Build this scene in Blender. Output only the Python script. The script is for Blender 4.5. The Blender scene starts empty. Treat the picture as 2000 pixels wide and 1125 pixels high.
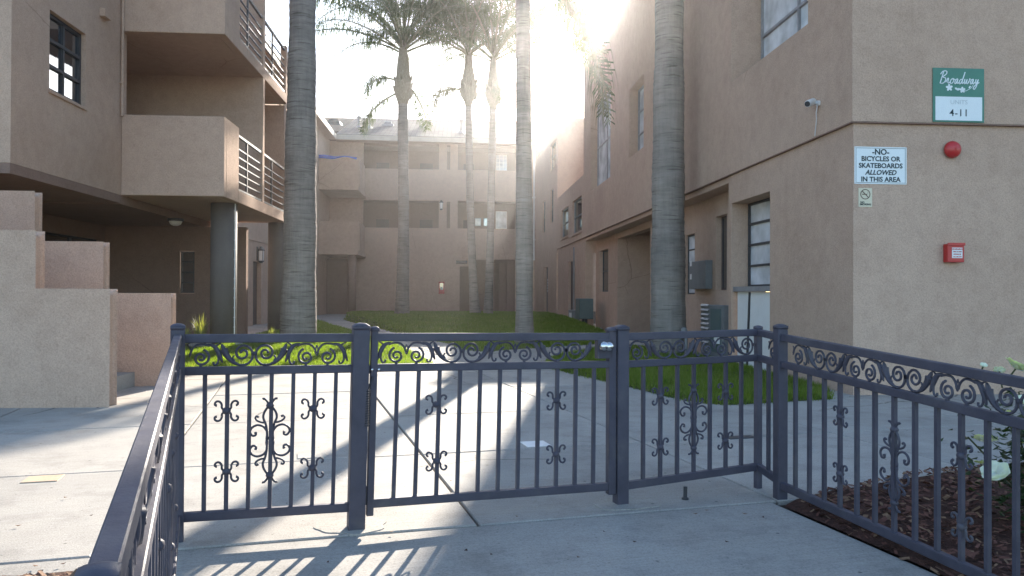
import bpy, bmesh, math, random
import numpy as np
from mathutils import Vector, Matrix, geometry

random.seed(7)
rng = np.random.default_rng(7)
rad = math.radians

# ------------------------------------------------------------------ camera
HC, F = 1.15, 1500.0
PITCH, ROLL = rad(.42), rad(.25)
cf = Vector((0, math.cos(PITCH), math.sin(PITCH)))
cr0 = Vector((1, 0, 0)); cu0 = Vector((0, -math.sin(PITCH), math.cos(PITCH)))
CR = cr0 * math.cos(ROLL) + cu0 * math.sin(ROLL)
CU = cu0 * math.cos(ROLL) - cr0 * math.sin(ROLL)
CC = Vector((0, 0, HC))
scn = bpy.context.scene
col = scn.collection
cam = bpy.data.cameras.new("camera")
cam.sensor_width = 36; cam.lens = 36 * F / 2000
cam.clip_start = .05; cam.clip_end = 900
camo = bpy.data.objects.new("camera", cam); col.objects.link(camo)
m = Matrix.Identity(4)
for i in range(3):
    m[i][0] = CR[i]; m[i][1] = CU[i]; m[i][2] = -cf[i]; m[i][3] = CC[i]
camo.matrix_world = m
scn.camera = camo

# ------------------------------------------------------------------ sky, sun, exposure
SUN_AZ, SUN_EL = rad(7.0), rad(20.0)
w = bpy.data.worlds.new("World"); scn.world = w; w.use_nodes = True
nt = w.node_tree; nt.nodes.clear()
sky = nt.nodes.new("ShaderNodeTexSky"); sky.sky_type = 'NISHITA'; sky.sun_disc = False
sky.sun_elevation = SUN_EL; sky.sun_rotation = SUN_AZ
sky.air_density = 1.0; sky.dust_density = .7; sky.ozone_density = 2.0
bg = nt.nodes.new("ShaderNodeBackground"); bg.inputs[1].default_value = .12
wo = nt.nodes.new("ShaderNodeOutputWorld")
nt.links.new(sky.outputs[0], bg.inputs[0]); nt.links.new(bg.outputs[0], wo.inputs[0])
sl = bpy.data.lights.new("sun", 'SUN'); sl.energy = 4.7; sl.angle = rad(.53); sl.color = (1, .91, .79)
so = bpy.data.objects.new("sun", sl); col.objects.link(so)
S = Vector((math.sin(SUN_AZ) * math.cos(SUN_EL), math.cos(SUN_AZ) * math.cos(SUN_EL), math.sin(SUN_EL)))
so.rotation_euler = S.to_track_quat('Z', 'Y').to_euler(); so.location = (6, 30, 20)
vs = scn.view_settings
vs.view_transform = 'Standard'; vs.look = 'None'; vs.gamma = 1; vs.exposure = 1.92; vs.use_curve_mapping = False
scn.cycles.use_denoising = True
scn.cycles.max_bounces = 8; scn.cycles.diffuse_bounces = 4; scn.cycles.glossy_bounces = 4
scn.cycles.transparent_max_bounces = 8
scn.cycles.sample_clamp_indirect = 8

# ------------------------------------------------------------------ measuring: real planes of the place
TH = rad(4.25); CT, ST = math.cos(TH), math.sin(TH)      # the buildings stand turned by 4.25 degrees
def ray(x, y): return cf + CR * ((x - 1000) / F) + CU * ((562.5 - y) / F)
def ong(x, y, z=0.):
    d = ray(x, y); return CC + d * ((z - HC) / d.z)
def toUV(P): return Vector((P.x * CT + P.y * ST, -P.x * ST + P.y * CT, P.z))
def W(u, v, z=0.): return Vector((u * CT - v * ST, u * ST + v * CT, z))
def onu(x, y, u):
    d = toUV(ray(x, y)); return Vector((0, 0, HC)) + d * (u / d.x)
def onv(x, y, v):
    d = toUV(ray(x, y)); return Vector((0, 0, HC)) + d * (v / d.y)
def aty(x, y, Y):
    d = ray(x, y); return CC + d * (Y / d.y)

# ------------------------------------------------------------------ materials
def newmat(name):
    mt = bpy.data.materials.new(name); mt.use_nodes = True
    nt = mt.node_tree; b = nt.nodes["Principled BSDF"]; return mt, nt, b
def N(nt, t, **k):
    n = nt.nodes.new(t)
    for a, v in k.items(): setattr(n, a, v)
    return n
def noise(nt, pos, scale, detail=4, rough=.6, stretch=None):
    n = N(nt, "ShaderNodeTexNoise"); n.inputs["Scale"].default_value = scale
    n.inputs["Detail"].default_value = detail; n.inputs["Roughness"].default_value = rough
    if stretch:
        mp = N(nt, "ShaderNodeMapping"); mp.inputs["Scale"].default_value = stretch
        nt.links.new(pos, mp.inputs[0]); pos = mp.outputs[0]
    nt.links.new(pos, n.inputs["Vector"]); return n.outputs["Fac"]
def ramp(nt, fac, stops):
    r = N(nt, "ShaderNodeValToRGB"); e = r.color_ramp.elements
    while len(e) < len(stops): e.new(.5)
    for el, (p, c) in zip(e, stops):
        el.position = p; el.color = (*c, 1) if len(c) == 3 else c
    nt.links.new(fac, r.inputs[0]); return r.outputs[0]
def mix(nt, fac, a, b, mode='MIX'):
    n = N(nt, "ShaderNodeMix", data_type='RGBA', blend_type=mode)
    if isinstance(fac, float): n.inputs[0].default_value = fac
    else: nt.links.new(fac, n.inputs[0])
    for s, v in ((6, a), (7, b)):
        if isinstance(v, tuple): n.inputs[s].default_value = (*v, 1)
        else: nt.links.new(v, n.inputs[s])
    return n.outputs[2]
def bump(nt, b, h, strength, dist=.01):
    n = N(nt, "ShaderNodeBump"); n.inputs["Strength"].default_value = strength
    n.inputs["Distance"].default_value = dist
    nt.links.new(h, n.inputs["Height"]); nt.links.new(n.outputs[0], b.inputs["Normal"])
def surf(name, c1, c2, scale=1.5, rough=.85, fine=70, fstr=.3, fcol=.25, spec=.3, metal=0., stretch=None, dist=.006, rnd=0., streak=0.):
    """two tones in blotches, a fine grain in colour and relief"""
    mt, nt, b = newmat(name)
    pos = N(nt, "ShaderNodeNewGeometry").outputs["Position"]
    big = noise(nt, pos, scale, 5, .6, stretch)
    c = ramp(nt, big, [(.3, c1), (.7, c2)])
    g = noise(nt, pos, fine, 3, .7)
    if fcol:
        gr = ramp(nt, g, [(.25, (1 - fcol,) * 3), (.75, (1 + fcol * .5,) * 3)])
        c = mix(nt, 1., c, gr, 'MULTIPLY')
    if streak:
        s = noise(nt, pos, 1., 5, .6, (3.5, 3.5, .28))
        sr = ramp(nt, s, [(.42, (1, 1, 1)), (.75, (1 - streak, 1 - streak, 1 - streak))])
        c = mix(nt, 1., c, sr, 'MULTIPLY')
    if rnd:
        oi = N(nt, "ShaderNodeObjectInfo")
        rr = ramp(nt, oi.outputs["Random"], [(0, (1 - rnd,) * 3), (1, (1 + rnd * .5,) * 3)])
        c = mix(nt, 1., c, rr, 'MULTIPLY')
    nt.links.new(c, b.inputs["Base Color"])
    b.inputs["Roughness"].default_value = rough
    b.inputs["Specular IOR Level"].default_value = spec
    b.inputs["Metallic"].default_value = metal
    if fstr: bump(nt, b, g, fstr, dist)
    return mt
M = {}
def stucco(name, c1, c2):
    mt, nt, b = newmat(name)
    pos = N(nt, "ShaderNodeNewGeometry").outputs["Position"]
    big = noise(nt, pos, .55, 6, .62); mid = noise(nt, pos, 5.5, 5, .65); fine = noise(nt, pos, 62, 4, .75)
    c = ramp(nt, big, [(.3, c1), (.7, c2)])
    c = mix(nt, 1., c, ramp(nt, mid, [(.28, (.90, .89, .88)), (.55, (1, 1, 1)), (.8, (1.07, 1.06, 1.05))]), 'MULTIPLY')
    c = mix(nt, 1., c, ramp(nt, fine, [(.28, (.74, .73, .72)), (.52, (1, 1, 1)), (.78, (1.16, 1.15, 1.14))]), 'MULTIPLY')
    drip = noise(nt, pos, 1., 6, .7, (7, 7, .35)); msk = noise(nt, pos, .8, 3, .5)
    dr = ramp(nt, drip, [(.55, (1, 1, 1)), (.78, (.84, .82, .80))])
    mk = ramp(nt, msk, [(.50, (0, 0, 0)), (.66, (1, 1, 1))])
    c = mix(nt, mk, c, mix(nt, 1., c, dr, 'MULTIPLY'))
    # hairline cracks in places
    vo = N(nt, "ShaderNodeTexVoronoi", feature='DISTANCE_TO_EDGE'); vo.inputs["Scale"].default_value = .42
    wp = N(nt, "ShaderNodeMix", data_type='VECTOR'); wp.inputs[0].default_value = .10
    nz = N(nt, "ShaderNodeTexNoise"); nz.inputs["Scale"].default_value = 3.; nz.inputs["Detail"].default_value = 4
    nt.links.new(pos, nz.inputs["Vector"]); nt.links.new(pos, wp.inputs[4]); nt.links.new(nz.outputs["Color"], wp.inputs[5]); nt.links.new(wp.outputs[1], vo.inputs["Vector"])
    cr = ramp(nt, vo.outputs["Distance"], [(.0, (.62, .58, .55)), (.0035, (1, 1, 1))])
    mk2 = ramp(nt, noise(nt, pos, .45, 2, .5), [(.56, (0, 0, 0)), (.60, (1, 1, 1))])
    c = mix(nt, mk2, c, mix(nt, 1., c, cr, 'MULTIPLY'))
    nt.links.new(c, b.inputs["Base Color"]); b.inputs["Roughness"].default_value = .93
    b.inputs["Specular IOR Level"].default_value = .12
    tro = noise(nt, pos, 16, 4, .6)
    ad = N(nt, "ShaderNodeMath", operation='ADD'); nt.links.new(fine, ad.inputs[0]); nt.links.new(tro, ad.inputs[1])
    bump(nt, b, ad.outputs[0], .6, .016)
    return mt
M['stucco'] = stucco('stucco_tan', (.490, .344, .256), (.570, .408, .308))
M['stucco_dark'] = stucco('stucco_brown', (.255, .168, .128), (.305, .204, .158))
M['column'] = surf('column_paint', (.125, .108, .095), (.16, .14, .122), 2, .75, 60, .3, .15, .3, streak=.15)
def fencemat():
    mt, nt, b = newmat('fence_paint')
    pos = N(nt, "ShaderNodeNewGeometry").outputs["Position"]
    c = ramp(nt, noise(nt, pos, 7, 5, .65), [(.3, (.046, .043, .060)), (.7, (.072, .067, .090))])
    c = mix(nt, ramp(nt, noise(nt, pos, 2.6, 5, .7), [(.55, (0, 0, 0)), (.75, (.55, .55, .55))]), c, (.12, .115, .115))     # dust
    c = mix(nt, ramp(nt, noise(nt, pos, 34, 5, .75), [(.69, (0, 0, 0)), (.73, (1, 1, 1))]), c, (.11, .045, .022))           # rust chips
    nt.links.new(c, b.inputs["Base Color"])
    nt.links.new(ramp(nt, noise(nt, pos, 11, 4, .6), [(.3, (.46, .46, .46)), (.7, (.70, .70, .70))]), b.inputs["Roughness"])
    b.inputs["Specular IOR Level"].default_value = .45
    bump(nt, b, noise(nt, pos, 120, 3, .6), .18, .003)
    return mt
M['fence'] = fencemat()
M['metal_grey'] = surf('rail_metal', (.22, .21, .21), (.30, .29, .29), 5, .45, 90, .1, .1, .5)
M['rail_dark'] = surf('balcony_rail_paint', (.075, .072, .075), (.11, .105, .11), 5, .5, 90, .1, .15, .4)
M['white_paint'] = surf('white_paint', (.72, .71, .68), (.80, .79, .76), 3, .55, 60, .1, .08, .4)
M['trim'] = surf('fascia_paint', (.52, .45, .37), (.62, .55, .46), 2, .7, 40, .15, .12, .3)
M['soil'] = surf('soil', (.045, .032, .024), (.09, .065, .048), 6, .95, 40, .8, .5, .1, dist=.03)
M['mulch'] = surf('bark_mulch', (.05, .026, .02), (.12, .055, .04), 9, .9, 50, .8, .5, .15, dist=.03)
M['chip'] = surf('bark_chip', (.10, .04, .03), (.22, .10, .07), 14, .85, 60, .4, .4, .2, rnd=.0)
M['leaf_dry'] = surf('dry_leaf', (.16, .085, .05), (.33, .20, .12), 14, .8, 60, .3, .4, .2)
M['ground'] = surf('ground_soil', (.14, .12, .10), (.2, .17, .14), 3, .95, 40, .4, .3, .1)
M['red'] = surf('red_enamel', (.42, .022, .022), (.5, .035, .03), 3, .38, 60, .08, .1, .5)
M['dark'] = surf('dark_metal', (.035, .035, .04), (.06, .058, .06), 5, .5, 60, .1, .15, .4)
M['door'] = surf('brown_door', (.075, .05, .045), (.11, .075, .065), 3, .5, 30, .1, .15, .4)
M['cabinet'] = surf('cabinet_grey', (.16, .165, .165), (.22, .225, .22), 4, .5, 60, .1, .1, .4)
M['teal'] = surf('utility_green', (.085, .125, .12), (.11, .15, .145), 4, .5, 60, .1, .1, .4)
M['chrome'] = surf('brushed_steel', (.62, .61, .6), (.7, .69, .68), 8, .25, 60, .05, .05, .5, metal=1.)
M['cover'] = surf('cover_plate', (.50, .45, .38), (.58, .53, .46), 8, .85, 90, .3, .2, .2)
M['cover_tan'] = surf('cover_plate_tan', (.52, .36, .24), (.6, .44, .3), 8, .85, 90, .3, .2, .2)
M['blue'] = surf('blue_cloth', (.02, .07, .42), (.05, .14, .6), 6, .7, 60, .3, .2, .2)
M['wood'] = surf('wood_board', (.42, .29, .15), (.55, .40, .22), 6, .8, 60, .3, .3, .2, stretch=(4, 4, .4))
M['curtain'] = surf('curtain', (.55, .57, .58), (.68, .70, .71), 4, .9, 40, .2, .1, .1, stretch=(8, 8, .3))
M['sign_white'] = surf('sign_white', (.70, .75, .75), (.76, .81, .81), 3, .45, 60, .05, .05, .4)
M['sign_green'] = surf('sign_green', (.055, .19, .135), (.07, .22, .155), 3, .45, 60, .05, .08, .4)
M['sign_cream'] = surf('sign_cream', (.60, .55, .40), (.68, .62, .46), 3, .6, 60, .05, .08, .3)
M['ink'] = surf('sign_ink', (.012, .03, .035), (.02, .04, .045), 3, .5, 60, 0, .1, .3)
M['ink_faint'] = surf('faded_ink', (.50, .55, .56), (.54, .59, .6), 3, .5, 60, 0, .05, .3)
M['ink_brown'] = surf('ink_brown', (.12, .085, .06), (.16, .11, .08), 3, .5, 60, 0, .1, .3)
M['cam_white'] = surf('plastic_white', (.62, .61, .6), (.7, .69, .68), 3, .4, 60, .05, .05, .5)
M['lamp_glass'] = surf('lamp_glass', (.75, .73, .70), (.85, .83, .8), 3, .3, 60, .0, .03, .5)
M['stone'] = surf('edging_stone', (.3, .28, .26), (.42, .4, .37), 9, .9, 60, .5, .3, .2)

def concrete(name, a, b2):
    mt, nt, b = newmat(name)
    pos = N(nt, "ShaderNodeNewGeometry").outputs["Position"]
    big = noise(nt, pos, .8, 6, .62)
    c = ramp(nt, big, [(.28, a), (.72, b2)])
    st = noise(nt, pos, 2.6, 7, .7)
    c = mix(nt, 1., c, ramp(nt, st, [(.30, (.74, .735, .73)), (.50, (1, 1, 1)), (.8, (1.07, 1.06, 1.04))]), 'MULTIPLY')
    bm_ = N(nt, "ShaderNodeMapping"); bm_.inputs["Rotation"].default_value = (0, 0, rad(-16)); nt.links.new(pos, bm_.inputs[0])
    br = noise(nt, bm_.outputs[0], 1., 4, .7, (3, 70, 1))
    c = mix(nt, 1., c, ramp(nt, br, [(.32, (.90, .90, .895)), (.6, (1.03, 1.03, 1.03))]), 'MULTIPLY')
    g = noise(nt, pos, 110, 3, .75)
    c = mix(nt, 1., c, ramp(nt, g, [(.30, (.70, .70, .70)), (.52, (1, 1, 1)), (.8, (1.13, 1.13, 1.13))]), 'MULTIPLY')
    for sc, lo, hi, dk in ((5.5, .03, .065, .40), (15, .05, .10, .60)):       # gum spots and small stains
        vo = N(nt, "ShaderNodeTexVoronoi"); vo.inputs["Scale"].default_value = sc; nt.links.new(pos, vo.inputs["Vector"])
        c = mix(nt, 1., c, ramp(nt, vo.outputs["Distance"], [(lo, (dk, dk, dk)), (hi, (1, 1, 1))]), 'MULTIPLY')
    vo = N(nt, "ShaderNodeTexVoronoi", feature='DISTANCE_TO_EDGE'); vo.inputs["Scale"].default_value = .38
    wp = N(nt, "ShaderNodeMix", data_type='VECTOR'); wp.inputs[0].default_value = .16
    nz = N(nt, "ShaderNodeTexNoise"); nz.inputs["Scale"].default_value = 2.4; nz.inputs["Detail"].default_value = 5
    nt.links.new(pos, nz.inputs["Vector"]); nt.links.new(pos, wp.inputs[4]); nt.links.new(nz.outputs["Color"], wp.inputs[5]); nt.links.new(wp.outputs[1], vo.inputs["Vector"])
    cr = ramp(nt, vo.outputs["Distance"], [(.0, (.35, .33, .31)), (.0035, (1, 1, 1))])
    mk2 = ramp(nt, noise(nt, pos, .35, 2, .5), [(.53, (0, 0, 0)), (.56, (1, 1, 1))])
    c = mix(nt, mk2, c, mix(nt, 1., c, cr, 'MULTIPLY'))
    oi = N(nt, "ShaderNodeObjectInfo")
    c = mix(nt, 1., c, ramp(nt, oi.outputs["Random"], [(0, (.88, .885, .89)), (1, (1.05, 1.04, 1.03))]), 'MULTIPLY')
    nt.links.new(c, b.inputs["Base Color"]); b.inputs["Roughness"].default_value = .85
    b.inputs["Specular IOR Level"].default_value = .25
    gg = N(nt, "ShaderNodeMath", operation='ADD'); nt.links.new(g, gg.inputs[0]); nt.links.new(br, gg.inputs[1])
    bump(nt, b, gg.outputs[0], .35, .006)
    return mt
M['concrete'] = concrete('concrete', (.33, .305, .27), (.44, .41, .365))
M['concrete_patch'] = concrete("concrete_patch", (.345, .32, .282), (.445, .415, .368))

def glassmat(name, tint, rough=.03):
    mt, nt, b = newmat(name)
    pos = N(nt, "ShaderNodeNewGeometry").outputs["Position"]
    n1 = noise(nt, pos, 2.3, 3, .5)
    nt.links.new(ramp(nt, n1, [(.35, tint), (.7, tuple(t * 1.8 for t in tint))]), b.inputs["Base Color"])
    b.inputs["Roughness"].default_value = rough; b.inputs["Specular IOR Level"].default_value = .9
    b.inputs["IOR"].default_value = 2.1
    bump(nt, b, noise(nt, pos, 3.5, 2, .5), .02, .02)
    return mt
M['glass'] = glassmat('window_glass', (.02, .025, .03))
M['glass_pale'] = glassmat('window_glass_curtain_sky', (.50, .52, .54), .08)  # pale base colour stands for curtains plus a painted-in bright sky reflection

def bark():
    mt, nt, b = newmat('palm_bark')
    pos = N(nt, "ShaderNodeNewGeometry").outputs["Position"]
    rings = noise(nt, pos, 1., 5, .65, (1.6, 1.6, 13))
    vert = noise(nt, pos, 1., 5, .7, (16, 16, 1.2))
    c = ramp(nt, rings, [(.3, (.215, .192, .168)), (.55, (.285, .256, .226)), (.75, (.34, .306, .272))])
    c = mix(nt, 1., c, ramp(nt, vert, [(.3, (.85, .85, .85)), (.7, (1.08, 1.08, 1.08))]), 'MULTIPLY')
    nt.links.new(c, b.inputs["Base Color"]); b.inputs["Roughness"].default_value = .92
    b.inputs["Specular IOR Level"].default_value = .15
    blot = noise(nt, pos, 1.3, 6, .7)
    c = mix(nt, 1., c, ramp(nt, blot, [(.3, (.74, .74, .75)), (.55, (1, 1, 1)), (.75, (1.18, 1.15, 1.1))]), 'MULTIPLY')
    scar = noise(nt, pos, 1., 2, .5, (2.2, 2.2, 34)); sm = ramp(nt, scar, [(.60, (1, 1, 1)), (.68, (.58, .56, .54))])
    c = mix(nt, 1., c, sm, 'MULTIPLY'); nt.links.new(c, b.inputs["Base Color"])
    a = N(nt, "ShaderNodeMath", operation='ADD'); nt.links.new(rings, a.inputs[0]); nt.links.new(vert, a.inputs[1])
    bump(nt, b, a.outputs[0], .8, .04)
    return mt
M['bark'] = bark()
def leafmat(name, c1, c2, trans=.35, rough=.5):
    mt, nt, b = newmat(name)
    pos = N(nt, "ShaderNodeNewGeometry").outputs["Position"]
    n1 = noise(nt, pos, 1.1, 4, .6); n2 = noise(nt, pos, 23, 2, .6)
    c = mix(nt, .5, ramp(nt, n1, [(.3, c1), (.7, c2)]), ramp(nt, n2, [(.3, c1), (.7, c2)]))
    nt.links.new(c, b.inputs["Base Color"]); b.inputs["Roughness"].default_value = rough
    b.inputs["Specular IOR Level"].default_value = .3
    tr = N(nt, "ShaderNodeBsdfTranslucent"); mx = N(nt, "ShaderNodeMixShader"); mx.inputs[0].default_value = trans
    bri = mix(nt, 1., c, (1.7, 1.75, .5), 'MULTIPLY'); nt.links.new(bri, tr.inputs[0])
    nt.links.new(b.outputs[0], mx.inputs[1]); nt.links.new(tr.outputs[0], mx.inputs[2])
    nt.links.new(mx.outputs[0], nt.nodes["Material Output"].inputs[0])
    return mt
M['frond'] = leafmat('palm_frond', (.035, .055, .022), (.075, .10, .04), .3)
M['frond_dry'] = leafmat('palm_frond_dry', (.14, .13, .06), (.22, .19, .09), .3)
M['petiole'] = surf('palm_petiole', (.12, .13, .06), (.2, .19, .1), 4, .7, 40, .3, .2, .2)
M['boot'] = surf('palm_leaf_base', (.17, .15, .10), (.27, .24, .17), 5, .85, 30, .6, .3, .15, stretch=(6, 6, 1))
M['grass'] = leafmat('grass_blade', (.085, .145, .024), (.165, .225, .038), .5, .6)
M['lawn'] = surf('lawn_turf', (.075, .095, .03), (.12, .14, .045), 3, .95, 55, .8, .5, .1, dist=.03)
M['tuft'] = leafmat('tuft_blade', (.16, .19, .07), (.30, .30, .13), .35, .6)
M['rose_leaf'] = leafmat('rose_leaf', (.022, .045, .016), (.05, .085, .028), .25, .4)
M['petal'] = leafmat('white_petal', (.72, .74, .72), (.82, .83, .8), .3, .6)
M['stem'] = surf('stem', (.06, .07, .03), (.1, .1, .05), 6, .8, 40, .2, .2, .2)

def shingle():
    mt, nt, b = newmat('roof_shingle')
    pos = N(nt, "ShaderNodeNewGeometry").outputs["Position"]
    mp = N(nt, "ShaderNodeMapping"); mp.inputs["Rotation"].default_value = (0, 0, -TH); nt.links.new(pos, mp.inputs[0])
    sx = N(nt, "ShaderNodeSeparateXYZ"); nt.links.new(mp.outputs[0], sx.inputs[0])
    cb = N(nt, "ShaderNodeCombineXYZ"); nt.links.new(sx.outputs[0], cb.inputs[0]); nt.links.new(sx.outputs[1], cb.inputs[1])
    br = N(nt, "ShaderNodeTexBrick"); nt.links.new(cb.outputs[0], br.inputs["Vector"])
    br.inputs["Scale"].default_value = 1.; br.inputs["Brick Width"].default_value = .5; br.inputs["Row Height"].default_value = .22
    br.inputs["Mortar Size"].default_value = .018
    br.inputs["Color1"].default_value = (.11, .10, .095, 1); br.inputs["Color2"].default_value = (.155, .145, .135, 1)
    br.inputs["Mortar"].default_value = (.045, .042, .04, 1)
    g = noise(nt, pos, 30, 3, .7)
    c = mix(nt, 1., br.outputs["Color"], ramp(nt, g, [(.3, (.8, .8, .8)), (.7, (1.15, 1.15, 1.15))]), 'MULTIPLY')
    nt.links.new(c, b.inputs["Base Color"]); b.inputs["Roughness"].default_value = .9
    b.inputs['Specular IOR Level'].default_value = .05
    bump(nt, b, br.outputs["Fac"], -.6, .02)
    return mt
M['shingle'] = shingle()

# ------------------------------------------------------------------ mesh builder
class MB:
    def __init__(s): s.v = []; s.f = []
    def quad(s, *p):
        n = len(s.v); s.v += [tuple(q) for q in p]; s.f.append(tuple(range(n, n + len(p)))); return s
    def hexa(s, p):      # 8 points: bottom ring 0-3, top ring 4-7
        n = len(s.v); s.v += [tuple(q) for q in p]
        for f in ((3, 2, 1, 0), (4, 5, 6, 7), (0, 1, 5, 4), (1, 2, 6, 5), (2, 3, 7, 6), (3, 0, 4, 7)):
            s.f.append(tuple(n + i for i in f))
        return s
    def box(s, x0, x1, y0, y1, z0, z1):
        return s.hexa([(x0, y0, z0), (x1, y0, z0), (x1, y1, z0), (x0, y1, z0), (x0, y0, z1), (x1, y0, z1), (x1, y1, z1), (x0, y1, z1)])
    def tube(s, pts, r, n=6, caps=True):
        pts = [Vector(p) for p in pts]; k = len(pts)
        rr = r if hasattr(r, '__len__') else [r] * k
        b0 = len(s.v); ref = None
        for i, p in enumerate(pts):
            t = (pts[min(i + 1, k - 1)] - pts[max(i - 1, 0)])
            t = t.normalized() if t.length > 1e-9 else Vector((0, 0, 1))
            if ref is None:
                ref = Vector((0, 0, 1)) if abs(t.z) < .9 else Vector((1, 0, 0))
            a = (ref - t * ref.dot(t)); a = a.normalized() if a.length > 1e-6 else t.orthogonal().normalized()
            ref = a; b = t.cross(a)
            for j in range(n):
                an = 2 * math.pi * (j + .5) / n
                s.v.append(tuple(p + (a * math.cos(an) + b * math.sin(an)) * rr[i]))
        for i in range(k - 1):
            for j in range(n):
                a0 = b0 + i * n + j; a1 = b0 + i * n + (j + 1) % n
                s.f.append((a0, a1, a1 + n, a0 + n))
        if caps:
            s.f.append(tuple(b0 + j for j in range(n))[::-1]); s.f.append(tuple(b0 + (k - 1) * n + j for j in range(n)))
        return s
    def lathe(s, prof, n=16, c=(0, 0, 0), axis='z'):
        b0 = len(s.v)
        for r, h in prof:
            for j in range(n):
                a = 2 * math.pi * j / n; x, y = r * math.cos(a), r * math.sin(a)
                q = (x, y, h) if axis == 'z' else (x, -h, y)
                s.v.append((c[0] + q[0], c[1] + q[1], c[2] + q[2]))
        for i in range(len(prof) - 1):
            for j in range(n):
                a0 = b0 + i * n + j; a1 = b0 + i * n + (j + 1) % n
                s.f.append((a0, a1, a1 + n, a0 + n))
        s.f.append(tuple(b0 + j for j in range(n))[::-1]); s.f.append(tuple(b0 + (len(prof) - 1) * n + j for j in range(n)))
        return s
    def wall(s, fn, a0, a1, z0, z1, t, holes=()):
        """fn(a, d, z) gives the point; d runs 0..t through the wall; holes = (a0, a1, z0, z1)"""
        A = sorted({a0, a1, *[min(max(h[i], a0), a1) for h in holes for i in (0, 1)]})
        Z = sorted({z0, z1, *[min(max(h[i], z0), z1) for h in holes for i in (2, 3)]})
        def solid(i, j):
            if i < 0 or j < 0 or i >= len(A) - 1 or j >= len(Z) - 1: return False
            ca, cz = (A[i] + A[i + 1]) / 2, (Z[j] + Z[j + 1]) / 2
            return not any(h[0] < ca < h[1] and h[2] < cz < h[3] for h in holes)
        idx = {}
        def V(i, j, d):
            k = (i, j, d)
            if k not in idx: idx[k] = len(s.v); s.v.append(tuple(fn(A[i], t * d, Z[j])))
            return idx[k]
        for i in range(len(A) - 1):
            for j in range(len(Z) - 1):
                if not solid(i, j): continue
                s.f.append((V(i, j, 0), V(i + 1, j, 0), V(i + 1, j + 1, 0), V(i, j + 1, 0)))
                s.f.append((V(i, j + 1, 1), V(i + 1, j + 1, 1), V(i + 1, j, 1), V(i, j, 1)))
                for di, dj, e in ((-1, 0, ((i, j + 1), (i, j))), (1, 0, ((i + 1, j), (i + 1, j + 1))), (0, -1, ((i, j), (i + 1, j))), (0, 1, ((i + 1, j + 1), (i, j + 1)))):
                    if not solid(i + di, j + dj):
                        (p, q), (r2, s2) = e
                        s.f.append((V(p, q, 1), V(r2, s2, 1), V(r2, s2, 0), V(p, q, 0)))
        return s
    def mesh(s, name, mat, smooth=False, bevel=0., seg=2, off=(0, 0, 0)):
        me = bpy.data.meshes.new(name)
        vv = [(a - off[0], b - off[1], c - off[2]) for a, b, c in s.v]
        me.from_pydata(vv, [], s.f)
        bm = bmesh.new(); bm.from_mesh(me)
        if bevel:
            bmesh.ops.remove_doubles(bm, verts=bm.verts, dist=1e-5)
            es = [e for e in bm.edges if len(e.link_faces) == 2 and e.calc_face_angle(0) > .5]
            bmesh.ops.bevel(bm, geom=es, offset=bevel, segments=seg, affect='EDGES', profile=.5)
        bmesh.ops.recalc_face_normals(bm, faces=bm.faces)
        bm.to_mesh(me); bm.free()
        if smooth: me.polygons.foreach_set('use_smooth', [True] * len(me.polygons))
        if mat: me.materials.append(mat)
        return me

OFF = {}
def link(name, me, parent=None, loc=(0, 0, 0), rz=0.):
    o = bpy.data.objects.new(name, me); col.objects.link(o)
    o.location = loc; o.rotation_euler = (0, 0, rz)
    if parent: o.parent = parent
    return o
def tag(o, label=None, cat=None, group=None, kind=None):
    if label: o['label'] = label
    if cat: o['category'] = cat
    if group: o['group'] = group
    if kind: o['kind'] = kind
    return o
def thing(name, label, cat, loc=(0, 0, 0), rz=0., group=None):
    o = link(name, None, None, loc, rz); o.empty_display_size = .2
    return tag(o, label, cat, group)
def bthing(name, label, cat, u, v, z=0., group=None):       # a thing turned with the buildings
    o = thing(name, label, cat, W(u, v, z), TH, group); OFF[o.name] = (u, v, z); return o
def part(name, mb, mat, root, smooth=False, bevel=0., seg=2):   # coordinates in the building frame
    o = link(name, mb.mesh(name, M[mat] if isinstance(mat, str) else mat, smooth, bevel, seg, OFF[root.name]), root)
    OFF[o.name] = OFF[root.name]; return o
def lpart(name, mb, mat, root, smooth=False, bevel=0., seg=2, loc=(0, 0, 0), rz=0.):   # local coordinates
    return link(name, mb.mesh(name, M[mat] if isinstance(mat, str) else mat, smooth, bevel, seg), root, loc, rz)
def struct(name, me): return tag(link(name, me), kind='structure')
def tag_copy(o, parent): c = o.copy(); col.objects.link(c); c.parent = parent; return c
def BX(*a): return MB().box(*a)
def smoothstep(a, b, x):
    t = np.clip((x - a) / (b - a), 0, 1); return t * t * (3 - 2 * t)

# ------------------------------------------------------------------ ground, pavement, lawns, beds
struct('ground', MB().quad((-150, -60, -.035), (150, -60, -.035), (150, 250, -.035), (-150, 250, -.035)).mesh('ground', M['ground']))
PH = rad(16.); CP, SP = math.cos(PH), math.sin(PH)
def pq(P): return P[0] * CP + P[1] * SP, -P[0] * SP + P[1] * CP
def fromPQ(p, q, z=0.): return Vector((p * CP - q * SP, p * SP + q * CP, z))

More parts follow.
